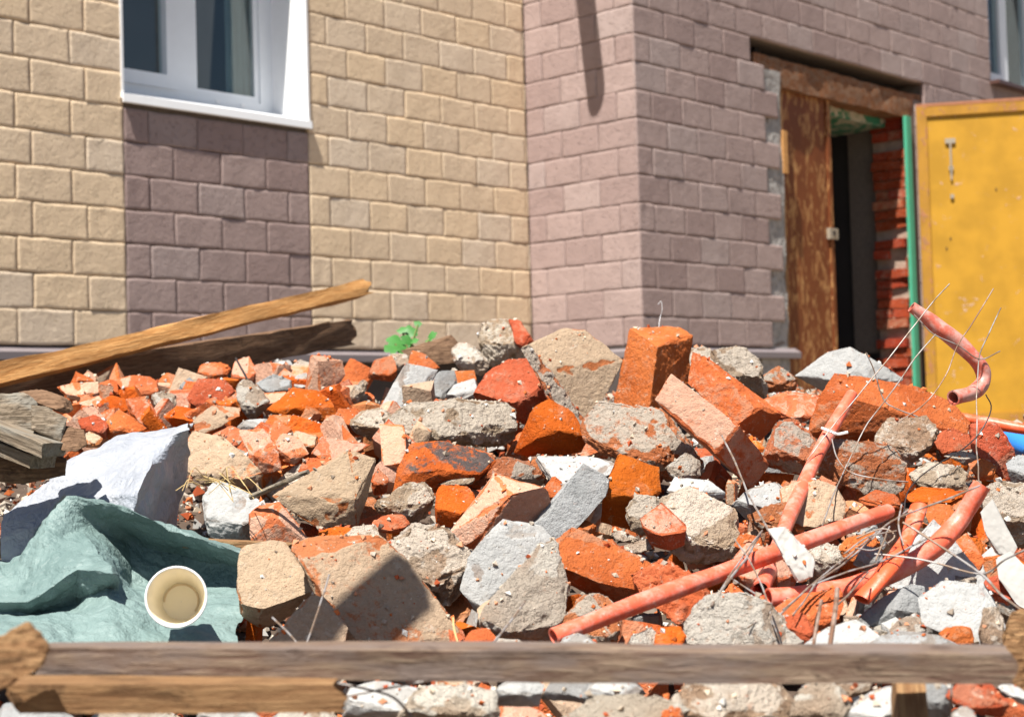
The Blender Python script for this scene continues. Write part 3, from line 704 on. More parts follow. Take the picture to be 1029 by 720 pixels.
B('y', 'crumbled orange fragment behind the tip of the white bag', [(165,418),(178,408),(197,412),(198,430),(176,430)])
G('g', 'grey chip under the middle of the dark board', [(180,388),(190,379),(198,386),(194,401),(183,400)])
B('o', 'orange wedge touching the underside of the dark board', [(198,379),(203,366),(222,364),(232,370),(225,381),(210,383)])
B('r', 'red orange half brick in the left back field', [(189,399,0),(200,381,-16),(226,382,-18),(235,393,-8),(221,404,4),(200,413,6),(192,405,6)], thick=18)
B('p', 'pink chip right of the red orange half brick', [(214,398),(226,389),(241,394),(240,410),(220,411)])
B('c', 'beige slab fragment with dark edge in the left back field', [(194,422,0),(214,408,-12),(241,410,-12),(239,418,2),(206,436,10),(196,431,8)], thick=16, dust=.6)
B('p', 'orange pink fragment crossed by the black wire', [(232,384),(236,363),(250,359),(257,372),(254,390)])
G('d', 'grey white mortar sliver beside the black wire', [(237,387),(249,380),(265,394),(271,408),(262,423),(249,419),(240,402)], near=.04)
G('g', 'grey chip with shaded hollow right of the black wire', [(258,384),(272,375),(292,382),(291,396),(270,398)])
G('w', 'row of pale plaster crumbs along the back of the heap', [(262,372),(275,363),(290,362),(296,371),(280,377)])
G('d', 'pale lump left of the pink upright brick at the back', [(292,368),(302,361),(313,366),(312,376),(297,378)])
B('p', 'pink wedge at the back between grey chips', [(272,386),(286,370),(301,382),(300,394),(282,395)])
B('p', 'pink orange brick standing upright at the back left', [(313,357,-4),(343,363,-16),(345,377,-14),(334,394,-4),(322,399,8),(307,392,2),(320,364,8)], thick=18)
G('w', 'white chip leaning on the upright back left brick', [(297,378),(308,374),(313,388),(305,394),(296,391)])
B('y', 'broad orange brick with shaded front in the left middle', [(270,411,2),(295,390,-22),(318,393,-24),(338,409,-10),(333,424,-8),(312,424,-10),(297,409,8),(284,416,6)], thick=18, dust=.35)
B('o', 'orange lump below the broad orange brick', [(262,433),(272,417),(294,418),(304,430),(290,438),(274,438)])
B('o', 'small orange knob right below the broad orange brick', [(303,430),(306,421),(316,424),(315,434),(306,436)])
G('w', 'white crumbly mortar left of the orange lump', [(237,430),(246,422),(268,421),(268,431),(250,435)])
G('m', 'flat beige stone below the upright back left brick', [(327,401),(335,395),(347,396),(349,403),(335,407)])
B('o', 'orange wedge above the porous mortar lump', [(333,424),(340,411),(360,410),(362,424),(347,431)])
B('r', 'red chip between pale mortar and the flat slab', [(357,416),(368,408),(378,418),(370,425)])
G('d', 'broken whitish mortar below the orange wedge', [(318,434),(326,424),(342,424),(344,438),(326,440)])
G('m', 'narrow grey stone standing left of the green plant', [(346,404),(356,388),(366,380),(370,388),(360,404),(350,410)])
B('r', 'dark red fragment in the shade at the back', [(342,386),(350,381),(358,390),(352,398),(343,396)])
B('p', 'pink beige brick end in the left middle', [(214,437),(232,428),(250,436),(248,451),(230,448)])
B('p', 'orange brick with dark shaded front in the left middle', [(242,434,-6),(265,432,-12),(276,446,-4),(256,457,10),(283,471,2),(260,474,4),(251,458,8)], thick=22)
B('p', 'faceted pink orange brick lump in the left middle', [(274,449),(284,436),(300,440),(309,455),(295,466),(283,461)])
B('c', 'beige orange slab behind the faceted lump', [(288,440),(300,432),(319,438),(318,455),(306,456)])
B('p', 'pale pink flat slab above the large cream brick', [(314,456),(325,440),(345,444),(371,447),(352,458),(328,471)], bulge=.1)
B('o', 'orange fragment left of the large cream brick', [(300,475),(308,460),(338,463),(344,474),(322,482)])
G('d', 'small round white pebble right of the bag', [(226,456),(234,449),(246,453),(247,462),(233,464)])
B('c', 'sandy block with straw right of the white bag', [(189,434),(225,440),(250,462),(263,476),(250,490),(205,486),(188,470)], dust=.95, bulge=.12)
G('g', 'blue white lump right of the white bag', [(205,500),(218,485),(240,490),(263,506),(256,526),(255,546),(230,544),(211,536)], dust=.85, bulge=.15, kp=(.009,.0035,20), mat=MT['w'])
B('p', 'orange brick with beige side beside the blue white lump', [(251,516,0),(262,507,-8),(281,505,-14),(301,529,-6),(311,546,0),(272,549,6),(254,541,8),(276,520,10)], thick=24)
B('c', 'large cream mortar-faced brick left of centre', [(277,497,8),(296,489,-2),(325,478,-10),(348,454,-26),(373,463,-30),(371,481,-26),(362,503,-10),(357,530,-2),(320,529,8),(300,516,10),(355,500,10)], thick=26, dust=.95)
B('y', 'orange chip under the large cream brick', [(318,535),(335,529),(361,531),(350,544),(333,547)])
G('m', 'grey flake under the large cream brick', [(340,546),(355,530),(377,527),(382,540),(365,549)])
# -- middle
B('k', 'orange brick with soot-black top under the long mortar block', [(397,497,4),(402,470,-2),(415,447,-14),(441,444,-24),(486,455,-26),(496,463,-20),(480,476,2),(447,472,8),(418,474,8),(440,492,-26),(480,490,-30)], thick=16, dust=.55)
G('m', 'grey beige stone below the sooty brick', [(371,506),(390,498),(412,484),(425,485),(438,500),(433,516),(418,526),(384,516)], kp=(.012,.005,24))
B('y', 'rounded orange block right of the grey beige stone', [(438,500),(443,489),(470,490),(478,500),(470,516),(455,528),(440,526)])
B('o', 'orange chip behind the grey beige stone', [(372,484),(380,470),(390,480),(388,495),(376,497)])
B('r', 'small red flake below the grey beige stone', [(376,524),(386,517),(404,517),(413,527),(396,536),(382,534)])
B('p', 'long pink brick with shaded end in the centre', [(496,478,-26),(545,491,-6),(550,507,-17),(532,528,-16),(502,521,7),(512,498,14),(476,551,4),(454,535,-6)], thick=24, dust=.62)
G('n', 'crumbly mortar clod on top of the long central pink brick', [(470,486),(504,458),(535,465),(546,480),(541,491),(502,481)], thick=16)
G('m', 'thin flat mortar flake beside the sooty brick', [(441,486),(458,479),(477,479),(474,487),(450,489)], thick=8)
B('o', 'orange chip right of the central mortar clod', [(546,492),(556,478),(566,486),(562,505),(550,506)])
G('w', 'white plaster slab with grey broken edge in the centre front', [(466,590),(474,556),(481,540),(499,533),(505,523),(541,530),(554,546),(527,566),(511,582),(496,602),(481,611)], tilt=.35, bulge=.03, thick=22, dust=.85)
G('m', 'large lumpy grey mortar rock left of the white plaster slab', [(393,546),(415,528),(446,530),(456,545),(476,565),(466,586),(446,608),(420,583),(395,561)], dust=.65)
G('g', 'blue grey slab lying diagonally right of the pink brick', [(534,526,6),(560,501,-2),(585,468,-24),(611,483,-28),(608,496,-20),(590,517,-4),(571,537,6),(560,546,10),(545,541,10)], thick=14, dust=.6)
G('w', 'cream white slab above the blue grey slab', [(538,459),(590,459),(616,465),(613,476),(590,478),(566,491),(545,476)], bulge=.06, tilt=.8)
B('y', 'vivid orange brick with flat top and rough lower face', [(622,457,-26),(660,471,-28),(663,494,-8),(651,498,6),(638,531,-12),(606,522,-10),(608,497,10),(613,480,-4)], thick=20, dust=.25)
G('m', 'grey mortar clod at the foot of the vivid orange brick', [(628,512),(640,496),(660,497),(662,520),(646,538),(633,530)])
G('m', 'big beige mortar block right of the pink orange wedge', [(664,503),(700,488),(735,504),(742,530),(736,556),(702,567),(680,556),(664,532)], kp=(.014,.006,22), dust=.6)
B('p', 'pink orange wedge stuck on the big beige mortar block', [(644,522),(665,505),(689,527),(686,546),(670,552),(654,546)], near=.09, dust=.4)
G('w', 'whitish slab above the big beige mortar block', [(671,494),(680,480),(712,483),(727,495),(722,508),(690,500)], tilt=.7)
G('d', 'mortar rim right of the mortar-crusted slab', [(668,470),(690,455),(702,464),(703,482),(680,484)])
B('o', 'broad orange brick with mortar edge right of the centre front', [(547,557,6),(578,532,-26),(620,549,-22),(652,564,-14),(692,590,-4),(655,594,12),(604,584,18),(553,563,12),(655,607,-8),(602,600,-8),(560,577,-10)], thick=24, dust=.6)
B('r', 'crumbling dark orange brick mass under the long coral pipe', [(635,577),(665,566),(692,574),(713,600),(694,638),(670,618),(645,598)], dust=.25, bulge=.12, kp=(.014,.010,34))
G('d', 'small bone-shaped mortar bit behind the broad orange brick', [(614,536),(622,531),(642,541),(640,547),(622,545)], thick=8)
G('d', 'second small mortar bit beside the pink orange wedge', [(622,552),(634,545),(652,540),(654,552),(636,558)], thick=8)
G('n', 'brown mortar-crusted brick below the long coral pipe end', [(562,622),(585,597),(612,598),(624,624),(616,648),(580,650)], dust=.6)
G('w', 'white rounded lump at the left end of the long coral pipe', [(559,652),(566,640),(582,635),(598,643),(602,657),(570,662)])
G('d', 'beige chip behind the front batten, centre right', [(629,656),(636,638),(654,630),(662,640),(660,660)])
B('y', 'vivid orange chip behind the front batten, centre right', [(656,656),(662,630),(684,629),(689,640),(680,660)], bulge=.08, dust=.1)
G('d', 'big whitish mortar rock in the centre front beside the white slab', [(545,548),(557,545),(565,580),(570,602),(556,642),(540,652),(510,638),(483,630),(489,611),(510,582),(526,566)], near=.04)
B('o', 'orange chip behind the front batten below the white slab', [(464,652),(472,634),(488,630),(498,640),(494,658)])
G('d', 'white crumbs behind the front batten below the mortar rock', [(488,652),(500,642),(522,643),(533,655),(510,662)])
# -- left front
B('c', 'cream faced brick with orange edge beside the teal sack', [(244,552,-26),(272,545,-36),(286,548,-36),(317,591,0),(262,611,16),(243,603,10),(240,590,0),(245,617,-6),(263,629,-6),(318,606,-18)], thick=24, dust=.85)
B('c', 'large pinkish brick with big shadow in the left front', [(297,549,-26),(316,541,-40),(381,540,-46),(404,560,-40),(459,634,-4),(461,650,0),(366,646,26),(322,588,2),(345,652,4)], thick=46, dust=.5)
B('c', 'half hidden cream brick behind the front batten', [(255,664,8),(310,600,-20),(323,602,-20),(346,630,-4),(344,648,4),(330,662,8)], thick=30, dust=.8)
# -- right front
G('g', 'white grey stone on a brown brick behind the steep coral pipe', [(736,506),(755,490),(780,485),(795,499),(779,507),(752,521)], mat=MT['w'], dust=.6)
B('n', 'brown shaded brick under the white grey stone', [(750,518),(778,506),(797,502),(796,528),(765,536)], dust=.3)
B('c', 'cream brick between the coral pipes', [(786,492),(815,482),(838,489),(851,510),(846,523),(802,531),(788,520)], bulge=.1, dust=.7)
B('o', 'orange chip behind the wire tangle', [(862,502),(880,492),(900,497),(906,510),(882,517)])
G('w', 'white plaster chunk hanging on the wires between coral pipes', [(773,533,-4),(790,531,-6),(801,550,-4),(818,561,-6),(815,578,4),(801,584,8),(790,562,10)], Z=2.1, thick=20, dust=.85, mat=M_WHITE2)
G('d', 'pinkish mortar bit right of the hanging plaster chunk', [(806,552),(820,541),(845,552),(846,572),(822,578)])
B('o', 'orange fragment under the crossing of the pipes', [(838,556),(852,541),(878,535),(886,552),(870,572),(846,572)])
G('g', 'grey curled scrap in the wire tangle', [(858,566),(868,548),(886,551),(888,566),(870,574)])
B('p', 'broken pink brick left below the long pipe', [(740,560),(752,546),(780,555),(800,580),(790,602),(760,600),(745,585)])
B('o', 'orange fragment behind the long coral pipe', [(738,548),(745,535),(764,540),(768,555),(750,560)])
G('d', 'huge whitish mortar rock behind the front batten', [(686,655),(694,614),(720,600),(748,596),(772,605),(792,625),(808,643),(806,664),(700,666)], bulge=.12, dust=.8, kp=(.014,.006,18))
B('o', 'orange brick lump under the curved coral pipe', [(780,612),(800,598),(842,591),(848,610),(842,628),(812,642),(785,632)], near=.02)
B('r', 'dark brown brick under the orange lump behind the batten', [(786,622),(806,616),(822,636),(815,652),(796,650)])
G('w', 'flat white slab behind the front batten right', [(800,656),(829,632),(860,622),(888,645),(884,662),(815,664)], tilt=.8, bulge=.06)
B('o', 'orange block under the upper end of the curved pipe', [(930,524),(934,505),(956,509),(967,526),(942,542)])
G('w', 'large clean white slab under the curved coral pipe', [(886,582,4),(938,524,-22),(951,535,-22),(986,580,-4),(995,600,8),(940,594,14),(900,588,14)], thick=14, dust=.95)
B('o', 'orange tile-like fragment right of the clean white slab', [(957,546),(972,535),(989,562),(985,573),(970,566)], bulge=.08)
G('g', 'grey slab leaning behind the front batten right', [(861,624,6),(885,601,-4),(911,587,-14),(926,590,-16),(930,616,-2),(905,626,2),(900,612,10),(880,628,10)], thick=18, dust=.75)
G('w', 'broken white plaster board behind the front batten, far right', [(926,602),(950,585),(991,590),(1002,615),(1012,640),(988,656),(960,634),(930,626)], dust=.85, bulge=.08, tilt=.4)
G('d', 'crumbly whitish lump below the leaning grey slab', [(893,634),(905,620),(926,620),(930,636),(910,644)])
B('o', 'small orange brick showing under the broken plaster board', [(944,636),(955,628),(976,630),(978,650),(955,652)])
G('g', 'blue grey crumpled plate right behind the front batten', [(876,646),(900,633),(941,637),(974,654),(950,664),(885,662)], tilt=.8)
G('m', 'coarse mortar lump left of the round timber end', [(983,640),(988,612),(1003,610),(1012,630),(1010,658),(990,660)])
B('r', 'dark red fragment below the white ceramic blocks', [(990,585),(1010,576),(1032,585),(1032,612),(1004,612)])
# -- front row under the batten
zf = dict(near=0.0)
G('g', 'pale blurred lump under the batten, left of centre', [(345,722),(352,690),(385,683),(418,692),(425,722)], mat=MT['w'])
G('d', 'whitish lump under the batten beside the pine batten end', [(398,725),(415,692),(455,684),(500,695),(505,728)])
G('w', 'white lump under the batten at centre', [(498,708),(503,686),(525,680),(545,688),(540,708)])
G('g', 'pale blue lump under the batten at centre', [(545,702),(555,684),(585,680),(602,690),(592,706)])
G('w', 'flat white lump under the batten right of centre', [(585,704),(596,684),(630,680),(645,692),(635,706)])
G('d', 'beige lump in the bottom row right of centre', [(562,730),(585,700),(650,695),(690,712),(690,732)])
G('m', 'big sandy mortar lump in the bottom row', [(668,732),(676,695),(705,682),(770,681),(800,705),(800,732)])
G('d', 'white lump beside the big sandy lump in the bottom row', [(788,730),(796,695),(822,684),(848,694),(858,722),(840,732)])
G('w', 'white block left of the tan stake in the bottom row', [(852,730),(858,704),(880,692),(898,690),(904,712),(900,732)])
G('g', 'blue grey lump right of the tan stake', [(916,722),(918,686),(946,682),(956,700),(952,722)])
B('r', 'oval red orange brick lump at bottom right', [(952,700),(962,685),(990,684),(1012,705),(1005,720),(972,716)], dust=.5)
G('w', 'small white lump at bottom right below the red oval', [(952,728),(958,712),(972,708),(982,718),(978,730)])
G('w', 'white splinter of plaster at the bottom right corner', [(1003,690),(1012,684),(1040,700),(1040,712),(1020,704)], thick=8)
B('o', 'orange chip at the bottom edge beside the mortar lump', [(660,730),(668,712),(684,710),(688,728)])
G('m', 'dark lump in the shade under the batten at right', [(830,690),(845,680),(875,682),(872,698),(845,702)])
G('w', 'pale scrap under the pine batten at left', [(195,732),(205,710),(245,708),(262,722),(255,736)])
G('g', 'grey lump at the bottom left corner', [(-10,735),(0,708),(40,705),(70,720),(70,738)])
G('d', 'beige lump under the pine batten, bottom left', [(90,738),(105,712),(150,709),(180,722),(180,738)])
G('d', 'beige lump under the pine batten end', [(270,738),(285,712),(320,708),(345,722),(345,740)])

# small chips wedged in the gaps: counted, copied
chips = []
for k in range(24):
    kd = 'ooyrpcmdwgpo'[k % 12]; r = random.Random(900+k); P = []
    L = (r.uniform(.018, .030), r.uniform(.014, .020), r.uniform(.008, .015))
    for sx in (-1, 1):
        for sy in (-1, 1):
            for sz_ in (-1, 1):
                if r.random() < .93: P.append(np.array([sx*L[0]*r.uniform(.75, 1.1), sy*L[1]*r.uniform(.8, 1.1), sz_*L[2]*r.uniform(.8, 1.1)]))
    V, T, brk, fv = hull_mesh(P, .007, .0025, .0011, 60, 900+k, 4, spall=3)
    chips.append((kd, mesh_from('brick_chip', V, T, MT[kd], 25, {'brk': brk, 'fac': fv})))
NMC = {'m': ('mortar_chip', 'mortar chip', 'grey mortar chip'), 'd': ('mortar_chip', 'mortar chip', 'grey mortar chip'),
       'w': ('plaster_chip', 'plaster chip', 'white plaster chip'), 'g': ('plaster_chip', 'plaster chip', 'white plaster chip')}
CHIPS = []; WARM = [i for i, c in enumerate(chips) if c[0] in 'oypc']
WHITE_ = [i for i, c in enumerate(chips) if c[0] in 'wdg']
for i in range(1000):
    big = 330 <= i < 820; top = i >= 820
    px, py = rnd.uniform(-10, 1040), 362+348*rnd.random()**.75
    if top: px, py = (rnd.uniform(60, 430), rnd.uniform(362, 446)) if i < 905 else (rnd.uniform(430, 1030), rnd.uniform(400, 650))
    if i >= 960: px, py = rnd.uniform(840, 1025), rnd.uniform(575, 655)
    if px < 255 and py > 425: continue
    z = hit(px, py)
    if z is None: continue
    p = W(px, py, z); kd, me = chips[rnd.choice(WHITE_) if i >= 960 else rnd.choice(WARM) if (px < 430 and py < 450) or rnd.random() < .45 else rnd.randrange(len(chips))]; nm = NMC.get(kd, ('brick_chip', 'brick chip', 'orange brick chip'))
    o = bpy.data.objects.new(nm[0], me); p[2] = heap(p[0], p[1])-(.095 if big else (.018 if i < 905 or i >= 960 else .04) if top else .055); link(o, p)
    o.rotation_euler = [rnd.uniform(0, 6.28) for _ in range(3)]; s = rnd.uniform(1.5, 2.6) if big else (rnd.uniform(1.2, 2.2) if i < 905 else rnd.uniform(.7, 1.2)) if top else rnd.uniform(.6, 1.5); o.scale = (s, s, s*.85); o.color = (rnd.random(), 1, 1, 1)
    CHIPS.append((o, ('large ' if big else 'small ')+nm[2], nm[1]))
# crumbs: uncountable
k = N('crumbs'); at = k.n('Attribute'); at.attribute_name = 'Col'; k.color(at.outputs['Color']); k.b.inputs['Roughness'].default_value = .95; k.b.inputs['Specular IOR Level'].default_value = .1; M_CRUMB = k.m
n = 24000; rg = np.random.default_rng(5)
yy = 1.3+4.2*rg.random(n)**1.2; xx = (rg.random(n)-.5)*2*np.minimum(2.2, .36*yy+.25)
zz = np.array([heap(a, b) for a, b in zip(xx, yy)])-.112+.02*rg.random(n)+(fbm(np.stack([xx*9+3, yy*9+3, xx*0+3], 1), 5)-.5)*.05
base = np.array([(1, 0, 0), (-1, 0, 0), (0, 1, 0), (0, -1, 0), (0, 0, 1), (0, 0, -1)], float)
sz = (.003+.010*rg.random(n)**2.2)
V = base[None]*sz[:, None, None]*(.5+rg.random((n, 6, 1)))
q = rg.normal(size=(n, 4)); q /= np.linalg.norm(q, axis=1)[:, None]; a_, b_, c_, d_ = q.T
Rm = np.stack([np.stack([1-2*(c_*c_+d_*d_), 2*(b_*c_-a_*d_), 2*(b_*d_+a_*c_)], -1), np.stack([2*(b_*c_+a_*d_), 1-2*(b_*b_+d_*d_), 2*(c_*d_-a_*b_)], -1), np.stack([2*(b_*d_-a_*c_), 2*(c_*d_+a_*b_), 1-2*(b_*b_+c_*c_)], -1)], 1)
V = np.einsum('nij,nkj->nki', Rm, V)+np.stack([xx, yy, zz], 1)[:, None]
Ft = np.array([(0, 2, 4), (2, 1, 4), (1, 3, 4), (3, 0, 4), (2, 0, 5), (1, 2, 5), (3, 1, 5), (0, 3, 5)])
T = (np.arange(n)[:, None, None]*6+Ft[None]).reshape(-1, 3)
pal = np.array([(.58, .16, .05), (.55, .25, .14), (.45, .1, .04), (.5, .43, .35), (.6, .5, .38), (.68, .66, .62), (.4, .33, .26)])
cc = pal[rg.integers(0, 7, n)]*(.5+.35*rg.random((n, 1)))
o = obj('rubble_crumbs', V.reshape(-1, 3), T, M_CRUMB); ca = o.data.color_attributes.new('Col', 'FLOAT_COLOR', 'POINT')
ca.data.foreach_set('color', np.concatenate([np.repeat(cc, 6, 0), np.ones((n*6, 1))], 1).astype(np.float32).ravel())
tag(o, 'fine brick and mortar crumbs filling the gaps of the heap', 'crumbs', kind='stuff')
# ---------------------------------------------------------------- timber
def plank(name, label, A, Bp, w, t, up, mat, cat='plank', amp=.004, parent=None, taper=(1, 1), n=60, endjag=.02, seed=1, cat_group=None):
    """board from A to Bp; w along 'up', t across"""
    A = np.array(A); Bp = np.array(Bp); ax = Bp-A; L = np.linalg.norm(ax); ax /= L
    up = np.array(up, float); up -= ax*(up @ ax); up /= np.linalg.norm(up); sd = np.cross(ax, up)
    prof = []; nw, ntk = 6, 3
    for i in range(nw+1): prof.append((-.5+i/nw, .5))
    for i in range(1, ntk): prof.append((.5, .5-i/ntk))
    for i in range(nw+1): prof.append((.5-i/nw, -.5))
    for i in range(1, ntk): prof.append((-.5, -.5+i/ntk))
    prof = np.array(prof); m_ = len(prof); V = []
    for i in range(n+1):
        s = i/n; tw = taper[0]+(taper[1]-taper[0])*s
        for a, b in prof:
            a2 = a*.96 if abs(abs(a)-.5) < 1e-6 and abs(abs(b)-.5) < 1e-6 else a
            V.append((s*L, a2*w*tw, b*t*tw))
    V = np.array(V); Q = V*np.array([5, 30, 30])+seed*11
    V[:, 1] += (fbm(Q, seed)-.5)*2*amp; V[:, 2] += (fbm(Q+31, seed)-.5)*2*amp
    k = fbm(V*np.array([0, 70, 70])+seed*5, seed+2)-.5
    V[:, 0] += np.where(V[:, 0] > L*.999, k*2*endjag, 0)+np.where(V[:, 0] < L*.001, k*2*endjag, 0)
    T = [(i*m_+j, i*m_+(j+1) % m_, (i+1)*m_+(j+1) % m_, (i+1)*m_+j) for i in range(n) for j in range(m_)]
    T += [tuple(range(m_))[::-1], tuple(n*m_+j for j in range(m_))]
    o = bpy.data.objects.new(name, mesh_from(name, V, T, mat, 40)); link(o, A, parent); fix_normals(o)
    M3 = Matrix((Vector(ax), Vector(up), Vector(sd))).transposed(); o.rotation_mode = 'QUATERNION'; o.rotation_quaternion = M3.to_quaternion()
    if label: tag(o, label, cat, cat_group)
    return o
UPV = (0, 0, 1)
plank('plank', 'long fresh pine plank jutting up to the right over the heap', W(-60, 391, 3.75), W(364, 290, 5.32), .052, .05, (.1, .62, .78), M_PINE, amp=.007, endjag=.05, seed=3)
plank('plank', 'dark brown board under the fresh pine plank', W(-40, 402, 3.88), W(351, 334, 5.42), .108, .035, UPV, M_BROWNWOOD, amp=.007, taper=(1.05, .80), seed=4, endjag=.04)
bz = lambda x: 3.88+(x+40)/391*1.54-.03
for i, (a, b, wd_) in enumerate([((126, 360), (205, 345), .010), ((130, 363), (180, 355), .008), ((195, 349), (300, 331), .012), ((255, 341), (330, 324), .011)]):
    plank('splinter', 'pale splinter peeling off the dark board, '+['leftmost', 'lower left', 'middle', 'nearest its right end'][i], W(*a, bz(a[0])), W(*b, bz(b[0])), wd_, .014, UPV, M_SPLIT, 'splinter', .004, n=16, taper=(.5, 1), seed=20+i)
pe = W(414, 574, 2.15)+np.array(SUN)*1.35
plank('shadow_plank', 'tall weathered plank leaning over the left front of the heap', (-1.62, .88, 0.), pe, .075, .025, (.2, -1, .3), M_OLD, 'plank', .004, seed=31)  # unseen plank, added only to throw a band of shadow on the big brick
def woodpiece(name, cat, label, pts, Z, thick, mat, kp=(.004, .003, 40), **k):
    return piece('m', name, cat, label, pts, Z=Z, thick=thick, mat=mat, kp=kp, group='old timber pieces', **k)
woodpiece('timber_block', 'timber', 'weathered grey timber block at the left edge under the planks', [(-110,402,-4),(18,395,-8),(32,404,-4),(34,430,2),(-110,424,6)], 2.44, 34, M_OLD)
woodpiece('timber_block', 'timber', 'short weathered block right of the grey timber block', [(33,408,-6),(48,410,-8),(67,420,-6),(60,443,2),(33,431,6)], 2.42, 30, M_OLD)
woodpiece('timber_block', 'timber', 'rough bark-edged offcut lying on the weathered blocks', [(19,394),(42,391),(70,402),(74,412),(64,414),(30,402)], 2.46, 18, M_BROWNWOOD)
plank('plank', 'grey weathered board slanting down at the left edge', W(-40, 413, 2.46), W(54, 452, 2.40), .022, .06, UPV, M_OLD, amp=.002, endjag=.006, seed=8, n=20)
plank('plank', 'second weathered board under the slanting grey one', W(-40, 432, 2.47), W(44, 464, 2.42), .02, .06, UPV, M_OLD, amp=.002, endjag=.006, seed=9, n=20)
woodpiece('timber_block', 'timber', 'brown post end beside the weathered blocks', [(60,445,0),(66,428,-8),(84,432,-8),(86,446,0),(76,452,8),(62,452,8)], 2.42, 26, M_BROWNWOOD)
woodpiece('timber_block', 'timber', 'dark timber in shade under the slanting grey board', [(-110,436,-6),(30,450,-6),(60,460,-4),(58,476,6),(20,484,8),(-110,474,8)], 2.48, 36, M_BROWNWOOD)
woodpiece('wood_offcut', 'wood offcut', 'brown wood offcut lying beside the green plant', [(405,352,0),(452,337,-10),(458,344,-8),(457,363,-2),(436,366,2),(415,362,6)], 4.3, 14, M_BROWNWOOD)
plank('batten', 'long grey brown batten across the whole front of the heap', W(45, 662, 1.46), W(1012, 667, 1.45), .029, .05, UPV, M_GREYPL, 'batten', .0035, n=140, endjag=.01, seed=11)
plank('batten', 'shorter tan pine batten under the long grey batten, bottom left', W(18, 697, 1.40), W(340, 696, 1.43), .026, .05, UPV, M_TAN, 'batten', .003, n=40, endjag=.03, seed=12)
woodpiece('timber_end', 'timber', 'broken square timber end in the bottom left corner', [(-25,652,0),(28,627,-4),(46,652,-2),(42,668,8),(5,690,12),(-25,704,10)], 1.32, 40, M_TAN, kp=(.004,.004,50))
woodpiece('log_end', 'timber', 'round tan timber end at the lower right edge', [(1008,640,4),(1016,617,0),(1042,612,0),(1045,700,6),(1022,692,8),(1010,668,10)], 1.75, 40, M_TAN)
plank('stake', 'short tan stake under the long batten, bottom right', W(912, 690, 1.52), W(916, 740, 1.48), .03, .03, (1, 0, 0), M_TAN, 'stake', .002, n=10, seed=15)
plank('plank', 'tan lath buried under the cream brick beside the sack', W(195, 545, 2.42), W(300, 551, 2.38), .014, .03, UPV, M_TAN, 'lath', .002, n=14, seed=16)
plank('plank', 'thin tan lath end left of the teal sack', W(-10, 548, 2.62), W(42, 556, 2.55), .03, .03, UPV, M_TAN, 'lath', .002, n=10, seed=17)

# ---------------------------------------------------------------- sacks
def patch(name, grid, mat, label, cat, sub=12, folds=(), amp=.006, sc=16, thick=.0006, seed=1):
    Gd = np.array([[W(*c) for c in r] for r in grid])
    def up(Gx):                              # Catmull-Rom along axis 0
        Q = np.concatenate([2*Gx[:1]-Gx[1:2], Gx, 2*Gx[-1:]-Gx[-2:-1]]); out = []
        for i in range(1, len(Q)-2):
            for s in range(sub):
                t = s/sub; p0, p1, p2, p3 = Q[i-1], Q[i], Q[i+1], Q[i+2]
                out.append(.5*(2*p1+(p2-p0)*t+(2*p0-5*p1+4*p2-p3)*t*t+(3*p1-p0-3*p2+p3)*t**3))
        out.append(Gx[-1]); return np.array(out)
    def lin(Gx):
        n = len(Gx); t = np.linspace(0, n-1, (n-1)*sub+1); i = np.minimum(t.astype(int), n-2); f = (t-i)[:, None, None]; return Gx[i]*(1-f)+Gx[i+1]*f
    G1 = up(up(Gd).transpose(1, 0, 2)).transpose(1, 0, 2); G2 = lin(lin(Gd).transpose(1, 0, 2)).transpose(1, 0, 2)
    Gd = G1*.2+G2*.8; sh = Gd.shape; q = Gd.reshape(-1, 3); Gd = (q+(np.stack([fbm(q*9+k*7, seed+k) for k in range(3)], 1)-.5)*.022).reshape(sh)
    a, b = Gd.shape[:2]; P = Gd.reshape(-1, 3)
    du = np.gradient(Gd, axis=1); dv = np.gradient(Gd, axis=0); nn = np.cross(du, dv); nn /= np.linalg.norm(nn, axis=2)[..., None]
    if nn[..., 1].mean() > 0: nn = -nn
    nf = nn.reshape(-1, 3)
    rg = np.random.default_rng(seed); hh = np.zeros(len(P))
    for cnt, wt in folds:
        Rm = np.linalg.qr(rg.normal(size=(3, 3)))[0]; Q = (P+(np.stack([fbm(P*11+k*5, seed+k+30, 2) for k in range(3)], 1)-.5)*.03) @ Rm*np.array([1, .45, 1])
        sd = Q[rg.integers(0, len(Q), cnt)]; f1 = np.full(len(Q), 9.); f2 = np.full(len(Q), 9.)
        for c in sd:
            d = np.sqrt(((Q-c)**2).sum(1)); m1 = d < f1; f2 = np.where(m1, f1, np.minimum(f2, d)); f1 = np.where(m1, d, f1)
        hh += wt*((f2-f1)*.5-f1*.35)
    P = P+nf*(hh-hh.mean())[:, None]
    T = [(j*b+i, j*b+i+1, (j+1)*b+i+1, (j+1)*b+i) for j in range(a-1) for i in range(b-1)]
    nV = len(P); V = np.vstack([P, P-nf*thick]); T2 = [tuple(nV+i for i in t[::-1]) for t in T]
    ed = [(i, i+1) for i in range(b-1)]+[((a-1)*b+i+1, (a-1)*b+i) for i in range(b-1)]+[((j+1)*b, j*b) for j in range(a-1)]+[(j*b+b-1, (j+1)*b+b-1) for j in range(a-1)]
    T3 = [(q, p, nV+p, nV+q) for p, q in ed]
    o = obj(name, V, T+T2+T3, mat, smooth=30); fix_normals(o); return tag(o, label, cat)
